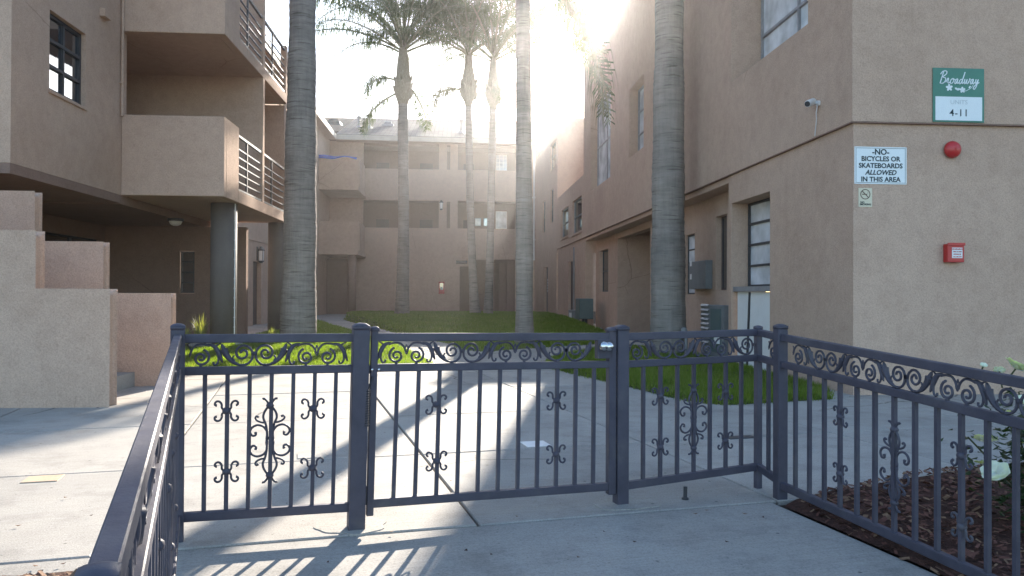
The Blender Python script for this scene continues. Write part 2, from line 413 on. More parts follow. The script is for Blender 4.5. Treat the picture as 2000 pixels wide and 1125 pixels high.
def gp(*pts): return [ong(x, y).to_2d() for x, y in pts]
lawnL = gp((338, 723), (600, 721), (850, 716), (838, 707), (831, 703), (740, 673), (660, 648), (614, 630)) + [W(-6.0, 29.5).to_2d(), W(-4.75, 27).to_2d(), W(-4.7, 14.75).to_2d(), W(-6.1, 14.7).to_2d(), W(-6.3, 12.0).to_2d()]
lawnB = gp((673, 624), (687, 629), (740, 641), (771, 649.5), (820, 660), (855, 667), (880, 672), (896, 679), (913, 684), (930, 686.5), (953, 687), (1013, 682), (1045, 680), (1104, 676), (1155, 673), (1215, 667)) + [W(4.2, 18.6).to_2d(), W(4.35, 22).to_2d(), W(4.45, 41.6).to_2d(), W(-5.2, 41.6).to_2d()]
lawnR = gp((1083, 722), (1130, 733), (1177, 744), (1226, 755), (1304, 775), (1350, 784), (1393, 790), (1430, 791), (1475, 789), (1553, 784), (1625, 780)) + [W(4.5, 9.0).to_2d(), W(4.5, 15.6).to_2d()] + gp((1200, 679), (1160, 684), (1122, 692), (1090, 697), (1070, 703), (1066, 712))
def inside(poly, x, y):
    n = len(poly); r = np.zeros(np.shape(x), bool); j = n - 1
    for i in range(n):
        xi, yi = poly[i]; xj, yj = poly[j]
        with np.errstate(divide='ignore', invalid='ignore'):
            c = ((yi > y) != (yj > y)) & (x < (xj - xi) * (y - yi) / (yj - yi + 1e-12) + xi)
        r ^= c; j = i
    return r
def edgedist(poly, x, y):
    d = np.full(np.shape(x), 1e9); n = len(poly)
    for i in range(n):
        ax, ay = poly[i]; bx, by = poly[(i + 1) % n]
        L = (bx - ax) ** 2 + (by - ay) ** 2 + 1e-12
        t = np.clip(((x - ax) * (bx - ax) + (y - ay) * (by - ay)) / L, 0, 1)
        d = np.minimum(d, np.hypot(x - ax - t * (bx - ax), y - ay - t * (by - ay)))
    return d
def hL(x, y): return .035 + .13 * smoothstep(12.2, 16.5, y) + .012 * np.sin(x * 1.7) * np.cos(y * 1.3)
def hB(x, y): return .035 + .24 * smoothstep(18, 31, y) - .12 * smoothstep(33, 41, y) + .012 * np.sin(x * 1.3) * np.cos(y * .9)
def hR(x, y): return .035 + .02 * smoothstep(8, 11, y) + .01 * np.sin(x * 2.1) * np.cos(y * 1.7)
def sheet(name, poly, hf, mat, step, zmin=.006, ramp_w=.12, kind='structure'):
    P = np.array([tuple(p) for p in poly])
    bl = []
    for i in range(len(P)):
        a, b = P[i], P[(i + 1) % len(P)]; k = max(1, int(np.hypot(*(b - a)) / .35))
        for t in range(k): bl.append(a + (b - a) * t / k)
    bl = np.array(bl)
    gx, gy = np.meshgrid(np.arange(P[:, 0].min(), P[:, 0].max(), step), np.arange(P[:, 1].min(), P[:, 1].max(), step))
    gx = gx.ravel() + rng.uniform(-.2, .2, gx.size) * step; gy = gy.ravel() + rng.uniform(-.2, .2, gy.size) * step
    k = inside(P, gx, gy) & (edgedist(P, gx, gy) > step * .35)
    near = []
    allp = [Vector(p) for p in bl] + [Vector((a, b)) for a, b in zip(gx[k], gy[k])]
    nb = len(bl)
    v, e, f, *_ = geometry.delaunay_2d_cdt(allp, [], [list(range(nb))], 1, 1e-5)
    V = np.array([tuple(q) for q in v]); d = edgedist(P, V[:, 0], V[:, 1])
    z = zmin + (hf(V[:, 0], V[:, 1]) - zmin) * smoothstep(0, ramp_w, d)
    me = bpy.data.meshes.new(name)
    me.from_pydata([(a, b, c) for (a, b), c in zip(V, z)], [], [tuple(q) for q in f])
    me.polygons.foreach_set('use_smooth', [True] * len(me.polygons)); me.materials.append(M[mat])
    return tag(link(name, me), kind=kind)
sheet('lawn', lawnL, hL, 'lawn', .5); sheet('lawn', lawnB, hB, 'lawn', .8); sheet('lawn', lawnR, hR, 'lawn', .4)

def blades(name, poly, hf, dens, hgt, wid, mat, falloff=None):
    P = np.array([tuple(p) for p in poly])
    x0, y0 = P.min(0); x1, y1 = P.max(0); n = int((x1 - x0) * (y1 - y0) * dens)
    x = rng.uniform(x0, x1, n); y = rng.uniform(y0, y1, n)
    k = inside(P, x, y)
    if falloff: k &= rng.uniform(0, 1, n) < np.clip(falloff / y, .12, 1) ** 1.6
    k &= rng.uniform(0, 1, n) < .55 + .45 * (np.sin(x * 1.9 + np.sin(y * 1.1) * 2) * np.cos(y * 1.6 + np.sin(x * .8) * 2) > -.25)
    x, y = x[k] + rng.normal(0, .035, k.sum()), y[k] + rng.normal(0, .035, k.sum()); n = len(x)
    d = np.where(inside(P, x, y), edgedist(P, x, y), 0.); z = .006 + (hf(x, y) - .006) * smoothstep(0, .12, d)
    a = rng.uniform(0, 2 * np.pi, n); h = hgt * rng.uniform(.45, 1.35, n) * (1 + .3 * np.sin(x * 2.7) * np.cos(y * 2.2)); ww = wid * rng.uniform(.7, 1.3, n) * np.clip(y / 12, .8, 3)
    la = rng.uniform(0, 2 * np.pi, n); ll = h * rng.uniform(.1, .8, n)
    V = np.empty((n, 3, 3), np.float32)
    V[:, 0] = np.stack([x - np.cos(a) * ww, y - np.sin(a) * ww, z - .01], 1)
    V[:, 1] = np.stack([x + np.cos(a) * ww, y + np.sin(a) * ww, z - .01], 1)
    V[:, 2] = np.stack([x + np.cos(la) * ll, y + np.sin(la) * ll, z + h], 1)
    me = bpy.data.meshes.new(name); me.vertices.add(3 * n); me.vertices.foreach_set('co', V.ravel())
    me.loops.add(3 * n); me.loops.foreach_set('vertex_index', np.arange(3 * n, dtype=np.int32))
    me.polygons.add(n); me.polygons.foreach_set('loop_start', np.arange(0, 3 * n, 3, dtype=np.int32))
    me.materials.append(M[mat]); me.materials.append(M['tuft'])
    me.polygons.foreach_set('material_index', (rng.uniform(0, 1, n) < .09).astype(np.int32)); me.update(calc_edges=True)
    return link(name, me)
tag(blades('grass', lawnL, hL, 2400, .06, .006, 'grass', 13), 'short lawn grass between the left building and the diagonal path', 'grass', kind='stuff')
tag(blades('grass', lawnB, hB, 1500, .06, .008, 'grass', 17), 'short shaded lawn grass in front of the far three storey wing', 'grass', kind='stuff')
tag(blades('grass', lawnR, hR, 4200, .055, .005, 'grass', 10), 'short shaded lawn grass along the right hand building wall', 'grass', kind='stuff')

# concrete slabs
pav = struct('pavement', MB().quad(W(-18, -4, -.030), W(14, -4, -.030), W(14, 60, -.030), W(-18, 60, -.030)).mesh('pavement', M['soil']))
pl = [-12.94, -11.21, -9.48, -7.75, -6.02, -4.29, -2.56, -.83, .90, 2.62, 4.35, 6.08, 7.81, 9.54, 11.3]
ql = [3.72, 5.45, 7.2, 9.15, 10.9, 12.7, 14.5, 16.4, 18.3, 20.2, 22.1, 24, 26, 28, 30, 32, 34, 36, 38, 40, 42, 44]
G = .0075
def slab(p0, p1, q0, q1, dz=0.):
    c = [(p0 + G, q0 + G), (p1 - G, q0 + G), (p1 - G, q1 - G), (p0 + G, q1 - G)]
    cx, cy = (p0 + p1) / 2, (q0 + q1) / 2; O = fromPQ(cx, cy)
    pts = [fromPQ(p, q, -.12) - O for p, q in c] + [fromPQ(p, q, dz) - O for p, q in c]
    mb = MB().hexa(pts)
    o = link('slab', mb.mesh('slab', M['concrete'], bevel=.006, seg=1), pav, O); return o
for i in range(len(pl) - 1):
    for j in range(len(ql) - 1):
        c = fromPQ((pl[i] + pl[i + 1]) / 2, (ql[j] + ql[j + 1]) / 2); uvc = toUV(c)
        if not (-9.5 < uvc.x < (9.5 if uvc.y < 8.2 else 5.6) and uvc.y < 43): continue
        if uvc.y > 9.3 and uvc.x > 5.2: continue
        cs = [fromPQ(a, b) for a in (pl[i], pl[i + 1]) for b in (ql[j], ql[j + 1])] + [c]
        if any(all(bool(inside(np.array([tuple(p) for p in L]), np.array(q.x), np.array(q.y))) for q in cs) for L in (lawnL, lawnB, lawnR)): continue
        slab(pl[i], pl[i + 1], ql[j], ql[j + 1], random.uniform(-.003, .002))
# the apron the camera stands on, inside the low fence, and the walk's front edge on the left
slab(-.62, 2.58, .2, 3.72, -.004); slab(-.62, 2.58, -3.4, .2, -.002)
for a, b in ((-2.56, -.62), (-4.29, -2.56), (-6.02, -4.29), (-7.75, -6.02)): slab(a, b, 3.52, 3.72, -.002)
# bark bed on the right, dry leaves on the left
def hM(x, y): return .02 + .025 * np.sin(x * 3.1) * np.cos(y * 2.7) + .02
bedR = [fromPQ(*a).to_2d() for a in ((2.570, -3.4), (2.570, 3.6), (2.72, 3.70), (3.0, 3.80), (3.7, 3.93), (4.4, 4.08), (5.2, 4.15), (8.2, 4.1), (8.2, -3.4))]
bedL = [fromPQ(*a).to_2d() for a in ((-8, -3.4), (-.66, -3.4), (-.63, 3.528), (-8, 3.528))]
sheet('mulch_bed', bedR, hM, 'mulch', .3); sheet('leaf_litter_bed', bedL, hM, 'mulch', .3)
def chips(name, poly, hf, n, size, mats):
    P = np.array([tuple(p) for p in poly]); x0, y0 = P.min(0); x1, y1 = P.max(0)
    x = rng.uniform(x0, x1, n); y = rng.uniform(y0, y1, n); k = inside(P, x, y); x, y = x[k], y[k]; n = len(x)
    z = .006 + hf(x, y) * smoothstep(0, .12, edgedist(P, x, y)) + rng.uniform(0, .014, n)
    a = rng.uniform(0, 2 * np.pi, n); L = size * rng.uniform(.5, 1.5, n); B = L * rng.uniform(.25, .6, n)
    tx = rng.uniform(-.5, .5, n); ty = rng.uniform(-.6, .6, n)
    V = np.empty((n, 4, 3), np.float32); ca, sa = np.cos(a), np.sin(a)
    for q, (i, j) in enumerate(((-1, -1), (1, -.7), (.8, 1), (-.9, .8))):
        lx, ly = i * L / 2, j * B / 2
        V[:, q] = np.stack([x + lx * ca - ly * sa, y + lx * sa + ly * ca, z + lx * tx + ly * ty], 1)
    me = bpy.data.meshes.new(name); me.vertices.add(4 * n); me.vertices.foreach_set('co', V.ravel())
    me.loops.add(4 * n); me.loops.foreach_set('vertex_index', np.arange(4 * n, dtype=np.int32))
    me.polygons.add(n); me.polygons.foreach_set('loop_start', np.arange(0, 4 * n, 4, dtype=np.int32))
    for q in mats: me.materials.append(M[q])
    me.polygons.foreach_set('material_index', rng.choice(len(mats), n, p=[.72, .28][:len(mats)] if len(mats) == 2 else None).astype(np.int32))
    me.update(calc_edges=True); return link(name, me)
cb = [fromPQ(*a).to_2d() for a in ((2.56, .3), (2.57, 3.3), (2.70, 3.68), (3.0, 3.82), (3.7, 3.95), (4.4, 4.10), (6.5, 4.15), (6.5, .3))]
tag(chips('bark_chips', cb, hM, 15000, .035, ['chip', 'leaf_dry']), 'reddish bark chips covering the bed behind the right fence run', 'bark chips', kind='stuff')
cb = [fromPQ(*a).to_2d() for a in ((-4.5, 2.2), (-.7, 2.2), (-.7, 3.48), (-4.5, 3.48))]
tag(chips('dry_leaves', cb, hM, 6000, .045, ['leaf_dry', 'chip']), 'dry brown leaves and bark beside the pale concrete walk', 'leaf litter', kind='stuff')
# planting bed under the left balconies
bedP = [W(*a).to_2d() for a in ((-8.4, 14.75), (-4.72, 14.75), (-4.72, 19.5), (-8.4, 19.5))]
sheet('planting_bed', bedP, lambda x, y: .10 + .04 * np.sin(x * 4) * np.cos(y * 3), 'soil', .4)

# flat pieces let into the concrete
def plate(name, x, y, sx, sy, mat, label, z=.006, rz=PH):
    c = ong(x, y, z); mb = BX(-sx, sx, -sy, sy, -.02, 0)
    o = link(name, mb.mesh(name, M[mat], bevel=.003, seg=1), None, c, rz); tag(o, label, 'cover'); return o
plate('utility_cover', 1046, 866, .095, .10, 'white_paint', 'small pale square cover plate in the shaded concrete beyond the gate')
plate('utility_cover', 609, 889, .10, .085, 'concrete_patch', 'concrete coloured square cover in the sunlit walk behind the hinge post panel')
plate('utility_cover', 84, 934, .10, .085, 'cover_tan', 'tan square cover plate in the sunlit walk beside the stair walls')
plate('utility_cover', 1446, 853, .12, .05, 'dark', 'dark flat drain plate near the edge of the shaded lawn')
def patch(name, x, y, r, label):
    c = ong(x, y); b = MB(); n = 40; ph = x
    pts = [(r * 1.3 * (1 + .09 * math.sin(3 * t + ph) + .05 * math.sin(7 * t)) * math.cos(t), r * (1 + .09 * math.sin(3 * t + ph) + .05 * math.sin(7 * t)) * math.sin(t)) for t in [2 * math.pi * k / n for k in range(n)]]
    b.v = [(0, 0, .008)] + [(a, q, .005) for a, q in pts] + [(a * 1.02, q * 1.02, -.02) for a, q in pts]
    for k in range(n):
        k2 = (k + 1) % n; b.f.append((0, 1 + k, 1 + k2)); b.f.append((1 + k, 1 + n + k, 1 + n + k2, 1 + k2))
    o = link(name, b.mesh(name, M['concrete_patch']), None, c, PH); o['kind'] = 'structure'; return o
patch('concrete_footing', 690, 1028, .13, ''); patch('concrete_footing', 1222, 983, .14, '')
def debris(x, y, L, k):
    c = ong(x, y, .006); b = MB(); r = random.uniform(.35, .6)
    pts = [(L * a, L * w_ * r, .003 + .005 * abs(a)) for a, w_ in ((-1, 0), (-.5, .8), (.1, 1), (.6, .6), (1, 0), (.5, -.7), (0, -.9), (-.6, -.6))]
    b.quad(*pts)
    o = link('fallen_leaf', b.mesh('fallen_leaf', M['leaf_dry' if k else 'mulch']), None, c, random.uniform(0, 3))
    tag(o, 'tiny curled dark dead leaf lying on the bare concrete', 'leaf', 'dead leaves scattered on the concrete')
for x, y, L in ((128, 973, .016), (178, 1008, .012), (36, 1028, .016), (910, 1077, .014), (1358, 1005, .016), (1455, 1005, .017), (1380, 998, .012), (560, 985, .008), (70, 1107, .014), (123, 1103, .012), (1130, 1090, .012), (1490, 1012, .013), (765, 1040, .012), (1240, 1060, .012), (640, 1100, .012), (198, 789, .03), (209, 787, .028), (219, 786, .022), (190, 797, .02), (880, 940, .012), (1010, 1010, .010), (960, 1085, .011), (1180, 1040, .010), (1420, 1060, .012), (300, 1040, .012)):
    debris(x, y, L, random.random() < .5)
st_ = thing('pipe_stub', 'short dark pipe stub standing in the concrete between the fence posts', 'pipe', ong(1338, 975))
lpart('pipe', MB().tube([(0, 0, -.02), (.002, 0, .07)], .011, 10), 'dark', st_); lpart('collar', MB().lathe([(.02, -.01), (.02, .008), (.012, .012)], 12), 'dark', st_)

# ------------------------------------------------------------------ low iron fence and gate
H = .112       # height of the scroll frieze
def spiral(cx, cy, r0, r1, a0, turns, sx, n=26):
    out = []
    for i in range(n + 1):
        t = i / n; a = rad(a0) - 2 * math.pi * turns * t; r = r0 + (r1 - r0) * t ** .85
        out.append((sx * (cx + r * math.cos(a)) * H, 0, (cy + r * math.sin(a)) * H))
    return out
def poly(pts, sx, k=4):     # smooth line through points (Catmull-Rom)
    P = [Vector((sx * x * H, 0, y * H)) for x, y in pts]; Q = [P[0]] + P + [P[-1]]; out = []
    for i in range(1, len(Q) - 2):
        for j in range(k):
            t = j / k; a, b, c, d = Q[i - 1], Q[i], Q[i + 1], Q[i + 2]
            out.append(.5 * ((2 * b) + (c - a) * t + (2 * a - 5 * b + 4 * c - d) * t * t + (3 * b - a - 3 * c + d) * t ** 3))
    return out + [P[-1]]
RS = .0056
def half_scroll(kind, sx):
    b = MB()
    if kind == 'A':
        s = spiral(.45, .36, .37, .07, 75, 1.62, sx); b.tube(s, [RS * 1.1] * 20 + [RS] * (len(s) - 20), 5)
        b.tube(poly([(.03, .50), (.10, .72), (.28, .90), (.55, .93), (.80, .86)], sx), RS, 5)
        q = poly([(.70, .93), (.95, .86), (1.12, .62), (1.22, .36), (1.30, .16)], sx)
        b.tube(q, [.003 + .0085 * math.sin(math.pi * min(1, (i + 1) / len(q))) for i in range(len(q))], 6)
        b.tube(poly([(1.12, .56), (1.14, .26), (1.06, .08), (.95, .10), (.94, .2)], sx), RS * .9, 5)
        b.tube(poly([(1.0, .82), (1.12, .93), (1.24, .99)], sx), [.006, .006, .005, .005, .004, .004, .004, .003, .003], 5)
        b.tube(poly([(0, .42), (.07, .60), (0, .86)], sx), [RS * .6] * 9, 5)
        b.box(sx * .45 * H - .006, sx * .45 * H + .006, -.006, .006, -.02 * H, .09 * H)
    else:
        s = spiral(.46, .55, .40, .08, 190, 1.55, sx); b.tube(s, RS * 1.1, 5)
        b.tube(poly([(.06, .55), (.10, .28), (.30, .08), (.60, .06), (.90, .22), (1.12, .50), (1.22, .72)], sx), [RS * 1.1] * 12 + [RS * 1.1 + .0011 * i for i in range(13)], 5)
        q = poly([(1.0, .30), (1.14, .52), (1.25, .80), (1.32, .95)], sx)
        b.tube(q, [.003 + .008 * math.sin(math.pi * min(1, (i + 1) / len(q))) for i in range(len(q))], 6)
        b.tube(poly([(.78, .22), (.86, .34), (.80, .46)], sx), RS * .8, 5)
        b.box(sx * .46 * H - .006, sx * .46 * H + .006, -.006, .006, -.02 * H, .10 * H)
        b.box(-.007, .007, -.007, .007, .46 * H, .62 * H)
    return b.mesh('scroll', M['fence'], smooth=True)
SCR = {(k, s): half_scroll(k, s) for k in 'AB' for s in (-1, 1)}
def small_scroll():
    b = MB(); b.lathe([(.008, -.016), (.017, -.010), (.020, 0), (.017, .010), (.008, .016)], 8)
    for sx in (-1, 1):
        for sz in (-1, 1):
            P = [(.010, .004), (.020, .014), (.021, .030), (.029, .043), (.042, .046), (.051, .038), (.050, .028), (.042, .026)]
            q = [v / H for p in P for v in p]; q = list(zip(q[::2], q[1::2]))
            pts = [Vector((v.x, 0, v.z * sz)) for v in poly(q, sx, 3)]
            b.tube(pts, [.0055] * (len(pts) - 2) + [.0075, .006], 5)
    return b.mesh('scroll', M['fence'], smooth=True)
def large_scroll():
    b = MB()
    for sz in (-1, 1):
        b.lathe([(.008, sz * .165 - .016), (.016, sz * .165 - .009), (.019, sz * .165), (.016, sz * .165 + .009), (.008, sz * .165 + .016)], 8)
        for sx in (-1, 1):
            for P, r in (([(.006, .165), (.026, .135), (.031, .108), (.020, .078), (.014, .04), (.014, 0)], .006),
                         ([(.018, .085), (.036, .086), (.056, .094), (.066, .106), (.060, .116), (.051, .110)], .0052),
                         ([(.014, .045), (.030, .066), (.058, .074), (.082, .062), (.090, .042), (.078, .024), (.063, .028), (.066, .042)], .0058),
                         ([(.006, .170), (.014, .186), (.026, .198), (.034, .196)], .0055)):
                q = [(x / H, y / H) for x, y in P]
                pts = [Vector((v.x, 0, v.z * sz)) for v in poly(q, sx, 3)]
                b.tube(pts, [r] * (len(pts) - 2) + [r * 1.35, r * 1.1], 5)
    return b.mesh('scroll', M['fence'], smooth=True)
SMALL, LARGE = small_scroll(), large_scroll()
def cap_mesh(w_):
    b = MB(); n = 8; hh = w_ * .42
    idx = {}
    for i in range(n + 1):
        for j in range(n + 1):
            x, y = -1 + 2 * i / n, -1 + 2 * j / n
            idx[i, j] = len(b.v); b.v.append((x * w_, y * w_, hh * math.sqrt(max(0, (1 - x * x * .96) * (1 - y * y * .96)))))
    for i in range(n):
        for j in range(n): b.f.append((idx[i, j], idx[i + 1, j], idx[i + 1, j + 1], idx[i, j + 1]))
    b.box(-w_, w_, -w_, w_, -.016, .001)
    return b.mesh('cap', M['fence'], smooth=True)
def post(root, xy, hgt, w_, rz, lean=(0, 0), cap=True, zb=-.03):
    b = MB(); h = hgt - w_ * .55
    b.hexa([(-w_, -w_, zb), (w_, -w_, zb), (w_, w_, zb), (-w_, w_, zb), (-w_ + lean[0], -w_ + lean[1], h), (w_ + lean[0], -w_ + lean[1], h), (w_ + lean[0], w_ + lean[1], h), (-w_ + lean[0], w_ + lean[1], h)])
    p = link('post', b.mesh('post', M['fence'], bevel=.004, seg=1), root, Vector((*xy, 0)) - root.location, rz)
    if cap: link('cap', cap_mesh(w_ + .0004), p, (lean[0], lean[1], h + .015))
    return p
def panel(root, A, B, zt, zb, nb, orn, fr, gate=False, half=.0145, lean0=0., lean1=0.):
    """rails, bars and frieze from A to B; zt / zb the top-rail top and bottom-rail bottom at both ends"""
    A, B = Vector(A), Vector(B); D = B - A; L = D.length; an = math.atan2(D.y, D.x)
    loc = Vector((A.x, A.y, 0)) - root.location
    Z = lambda s, e: e[0] + (e[1] - e[0]) * s / L
    def rail(s0, s1, off, h, ref, up):
        b = MB(); y = half + .002
        z0, z1 = Z(s0, ref) + off, Z(s1, ref) + off
        b.hexa([(s0, -y, z0), (s1, -y, z1), (s1, y, z1), (s0, y, z0), (s0, -y, z0 + h), (s1, -y, z1 + h), (s1, y, z1 + h), (s0, y, z0 + h)])
        return link('rail', b.mesh('rail', M['fence'], bevel=.003, seg=1), root, loc, an)
    rail(0, L, -.040, .040, zt, 1); rail(0, L, -.040 - H - .038, .038, zt, 1); rail(0, L, 0, .042, zb, 0)
    bw = .0092
    for i in range(nb):
        s = L * (i + 1) / (nb + 1); z1 = Z(s, zt) - .076 - H; z0 = Z(s, zb) + .04
        mx = s + (lean0 + (lean1 - lean0) * s / L)
        b = MB().hexa([(-bw, -bw, z0), (bw, -bw, z0), (bw, bw, z0), (-bw, bw, z0)] + [(mx - s - bw, -bw, z1), (mx - s + bw, -bw, z1), (mx - s + bw, bw, z1), (mx - s - bw, bw, z1)])
        bar = link('bar', b.mesh('bar', M['fence']), root, loc + Vector((math.cos(an) * s, math.sin(an) * s, 0)), an)
        k = orn.get(i + 1)
        if k == 'd':
            for zz in (.59, .305): link('scroll', SMALL, bar, (random.uniform(-.002, .002), 0, zz + Z(s, zt) - .95), 0)
        elif k == 'L': link('scroll', LARGE, bar, (0, 0, .445 + Z(s, zt) - .95), 0)
    c, kind = fr; sp = 2.56 * H
    cs = []
    s = c; kk = kind
    while s < L + .2: cs.append((s, kk)); s += sp; kk = 'B' if kk == 'A' else 'A'
    for s, kk in cs:
        for sx in (-1, 1):
            e = s + sx * 1.0 * H
            if -.01 < min(s, e) and max(s, e) < L + .01:
                zz = Z(s, zt) - .040 - H; sl = math.atan2(zt[1] - zt[0], L)
                o = link('scroll', SCR[kk, sx], root, loc + Vector((math.cos(an) * s, math.sin(an) * s, zz)), an)
                o.rotation_euler = (0, -sl, an)
    return an
P0 = Vector((-1.545, 3.555)); P1 = Vector((-.757, 3.752)); P2 = Vector((.600, 4.216)); P3 = Vector((1.47, 4.585)); P4 = Vector((1.522, 4.352)); P5 = Vector((1.93, 2.58)); PE = Vector((-.418, .78))
a01 = math.atan2((P1 - P0).y, (P1 - P0).x); a12 = math.atan2((P2 - P1).y, (P2 - P1).x); a23 = math.atan2((P3 - P2).y, (P3 - P2).x); a45 = math.atan2((P5 - P4).y, (P5 - P4).x); a0e = math.atan2((PE - P0).y, (PE - P0).x)
def along(a, b, d): return a + (b - a).normalized() * d
fl = thing('iron_fence', 'dark scrollwork iron fence whose long return runs beside the sunlit walk and leaf litter', 'fence', (*P0, 0))
post(fl, P0, .995, .031, a0e); post(fl, P1, .995, .040, a12, lean=(.02, 0)); post(fl, PE, .862, .020, a0e)
panel(fl, along(P0, P1, .02), along(P1, P0, .012), (.955, .952), (.088, .088), 7, {2: 'd', 4: 'L', 6: 'd'}, (.03, 'A'), lean0=.0, lean1=.014)
panel(fl, along(P0, PE, .02), along(PE, P0, .012), (.955, .858), (.085, .05), 22, {4: 'd', 7: 'L', 10: 'd', 14: 'd', 17: 'L', 20: 'd'}, (.06, 'B'))
fg = thing('iron_gate', 'dark iron pedestrian gate with steel knob and scroll frieze between two capped posts', 'gate', (*along(P1, P2, .05), 0))
G0, G1 = along(P1, P2, .055), along(P2, P1, .046)
panel(fg, along(G0, G1, .02), along(G1, G0, .012), (.953, .938), (.098, .082), 11, {3: 'd', 9: 'd'}, (.17, 'A'), gate=True, lean0=.02, lean1=.002)
for P, hh, ln, w_ in ((along(G0, G1, .012), .99, .02, .017), (along(G1, G0, .014), .972, 0, .022)):
    b = MB()
    b.hexa([(-w_, -w_, .06), (w_, -w_, .06), (w_, w_, .06), (-w_, w_, .06), (-w_ + ln, -w_, hh - .02), (w_ + ln, -w_, hh - .02), (w_ + ln, w_, hh - .02), (-w_ + ln, w_, hh - .02)])
    s_ = link('stile', b.mesh('stile', M['fence'], bevel=.003, seg=1), fg, Vector((*P, 0)) - fg.location, a12)
    link('cap', cap_mesh(w_ + .003), s_, (ln, 0, hh - .012))
# lock box, knob, hinges, spring closer
q = along(P2, P1, .105)
lk = link('lock_box', BX(-.045, .045, -.022, .022, .80, .905).mesh('lock_box', M['fence'], bevel=.004), fg, Vector((*q, 0)) - fg.location, a12)
link('knob', MB().lathe([(.012, 0), (.012, .022), (.022, .03), (.027, .045), (.022, .058), (.008, .064)], 16, (0, -.022, .868), 'y').mesh('knob', M['chrome'], smooth=True), lk)
link('knob', MB().lathe([(.012, 0), (.012, .022), (.022, .03), (.027, .045), (.022, .058), (.008, .064)], 16, (-.028, -.020, .870), 'y').mesh('knob', M['chrome'], smooth=True), lk)
for zz in (.775, .16):
    hp = along(P1, P2, .050)
    link('hinge', MB().lathe([(.010, zz - .045), (.010, zz + .045)], 10).box(-.03, .03, -.006, .006, zz - .02, zz + .02).mesh('hinge', M['dark']), fg, Vector((*hp, 0)) - fg.location, a12)
for dx in (.012, .045):
    link('bolt', MB().lathe([(.008, 0), (.008, .008), (.003, .011)], 8, (dx, -.016, .775), 'y').mesh('bolt', M['chrome'], smooth=True), fg, Vector((*along(P1, P2, .06), 0)) - fg.location, a12)
hp = along(P1, P2, .046)
link('spring', MB().tube([(.011 * math.cos(i * .9) + .006 * i / 90, -.035 + .011 * math.sin(i * .9), .50 + .0017 * i) for i in range(110)], .0028, 5).tube([(-.02, -.03, .47), (0, -.035, .50)], .006, 6).tube([(.006, -.035, .685), (.03, -.02, .74)], .005, 6).mesh('spring', M['dark'], smooth=True), fg, Vector((*hp, 0)) - fg.location, a12)
fr_ = thing('iron_fence', 'dark scrollwork iron fence running past the bark bed and white roses', 'fence', (*P2, 0))
post(fr_, P2, .972, .034, a12); post(fr_, P3, .955, .019, a23, cap=True); post(fr_, P4, .975, .030, a45 + math.pi / 2); post(fr_, P5, .90, .030, a45 + math.pi / 2)
panel(fr_, along(P2, P3, .03), along(P3, P2, .012), (.936, .945), (.078, .105), 7, {2: 'd', 4: 'L', 6: 'd'}, (.02, 'A'))
panel(fr_, along(P3, P4, .012), along(P4, P3, .02), (.945, .930), (.105, .075), 1, {}, (.10, 'A'))
panel(fr_, along(P4, P5, .02), along(P5, P4, .02), (.930, .840), (.055, .035), 13, {4: 'd', 7: 'L', 10: 'd'}, (.10, 'A'))

# ------------------------------------------------------------------ stepped stair beside the left building
stair = bthing('staircase', 'tan stucco staircase with stepped rounded side walls beside the left building', 'staircase', -3.45, 7.9)
def cheek(v0, v1, u_end, steps):
    prof = [(u_end, -.05)]
    u, z = u_end, steps[0][1]
    pts = [(u_end, -.05), (u_end, steps[0][1])]
    for (ustep, ztop), nxt in zip(steps, steps[1:] + [None]):
        if nxt: pts += [(ustep, ztop), (ustep, nxt[1])]
        else: pts += [(ustep, ztop)]
    pts += [(steps[-1][0], -.05)]
    b = MB(); n = len(pts); base = len(b.v)
    b.v += [(a, v0, c) for a, c in pts] + [(a, v1, c) for a, c in pts]
    b.f.append(tuple(range(n))); b.f.append(tuple(range(2 * n - 1, n - 1, -1)))
    for i in range(n): b.f.append((i, (i + 1) % n, n + (i + 1) % n, n + i))
    return part('cheek_wall', b, 'stucco', stair, smooth=False, bevel=.035, seg=3)
def ux(x, y, v): return onv(x, y, v).x
def zx(x, y, v): return onv(x, y, v).z
vF, vB = 7.93, 9.72
cheek(vF, vF + .17, ux(207, 700, vF), [(ux(62, 560, vF), zx(200, 571, vF)), (ux(62, 560, vF) - .80, zx(30, 456, vF)), (ux(62, 560, vF) - 1.6, zx(30, 456, vF) + .6), (ux(62, 560, vF) - 2.4, zx(30, 456, vF) + 1.2)])
cheek(vB, vB + .17, ux(328, 650, vB), [(ux(196, 520, vB), zx(300, 578, vB)), (ux(62, 420, vB), zx(150, 477, vB)), (ux(62, 420, vB) - .82, zx(30, 378, vB)), (ux(62, 420, vB) - 2.2, zx(30, 378, vB) + .55)])
for i in range(12):
    part('step', BX(-3.9 - .27 * (i + 1), -3.9 - .27 * i, vF + .175, vB - .005, -.05 if i == 0 else .17 * i - .15, .17 * (i + 1)), 'concrete', stair)

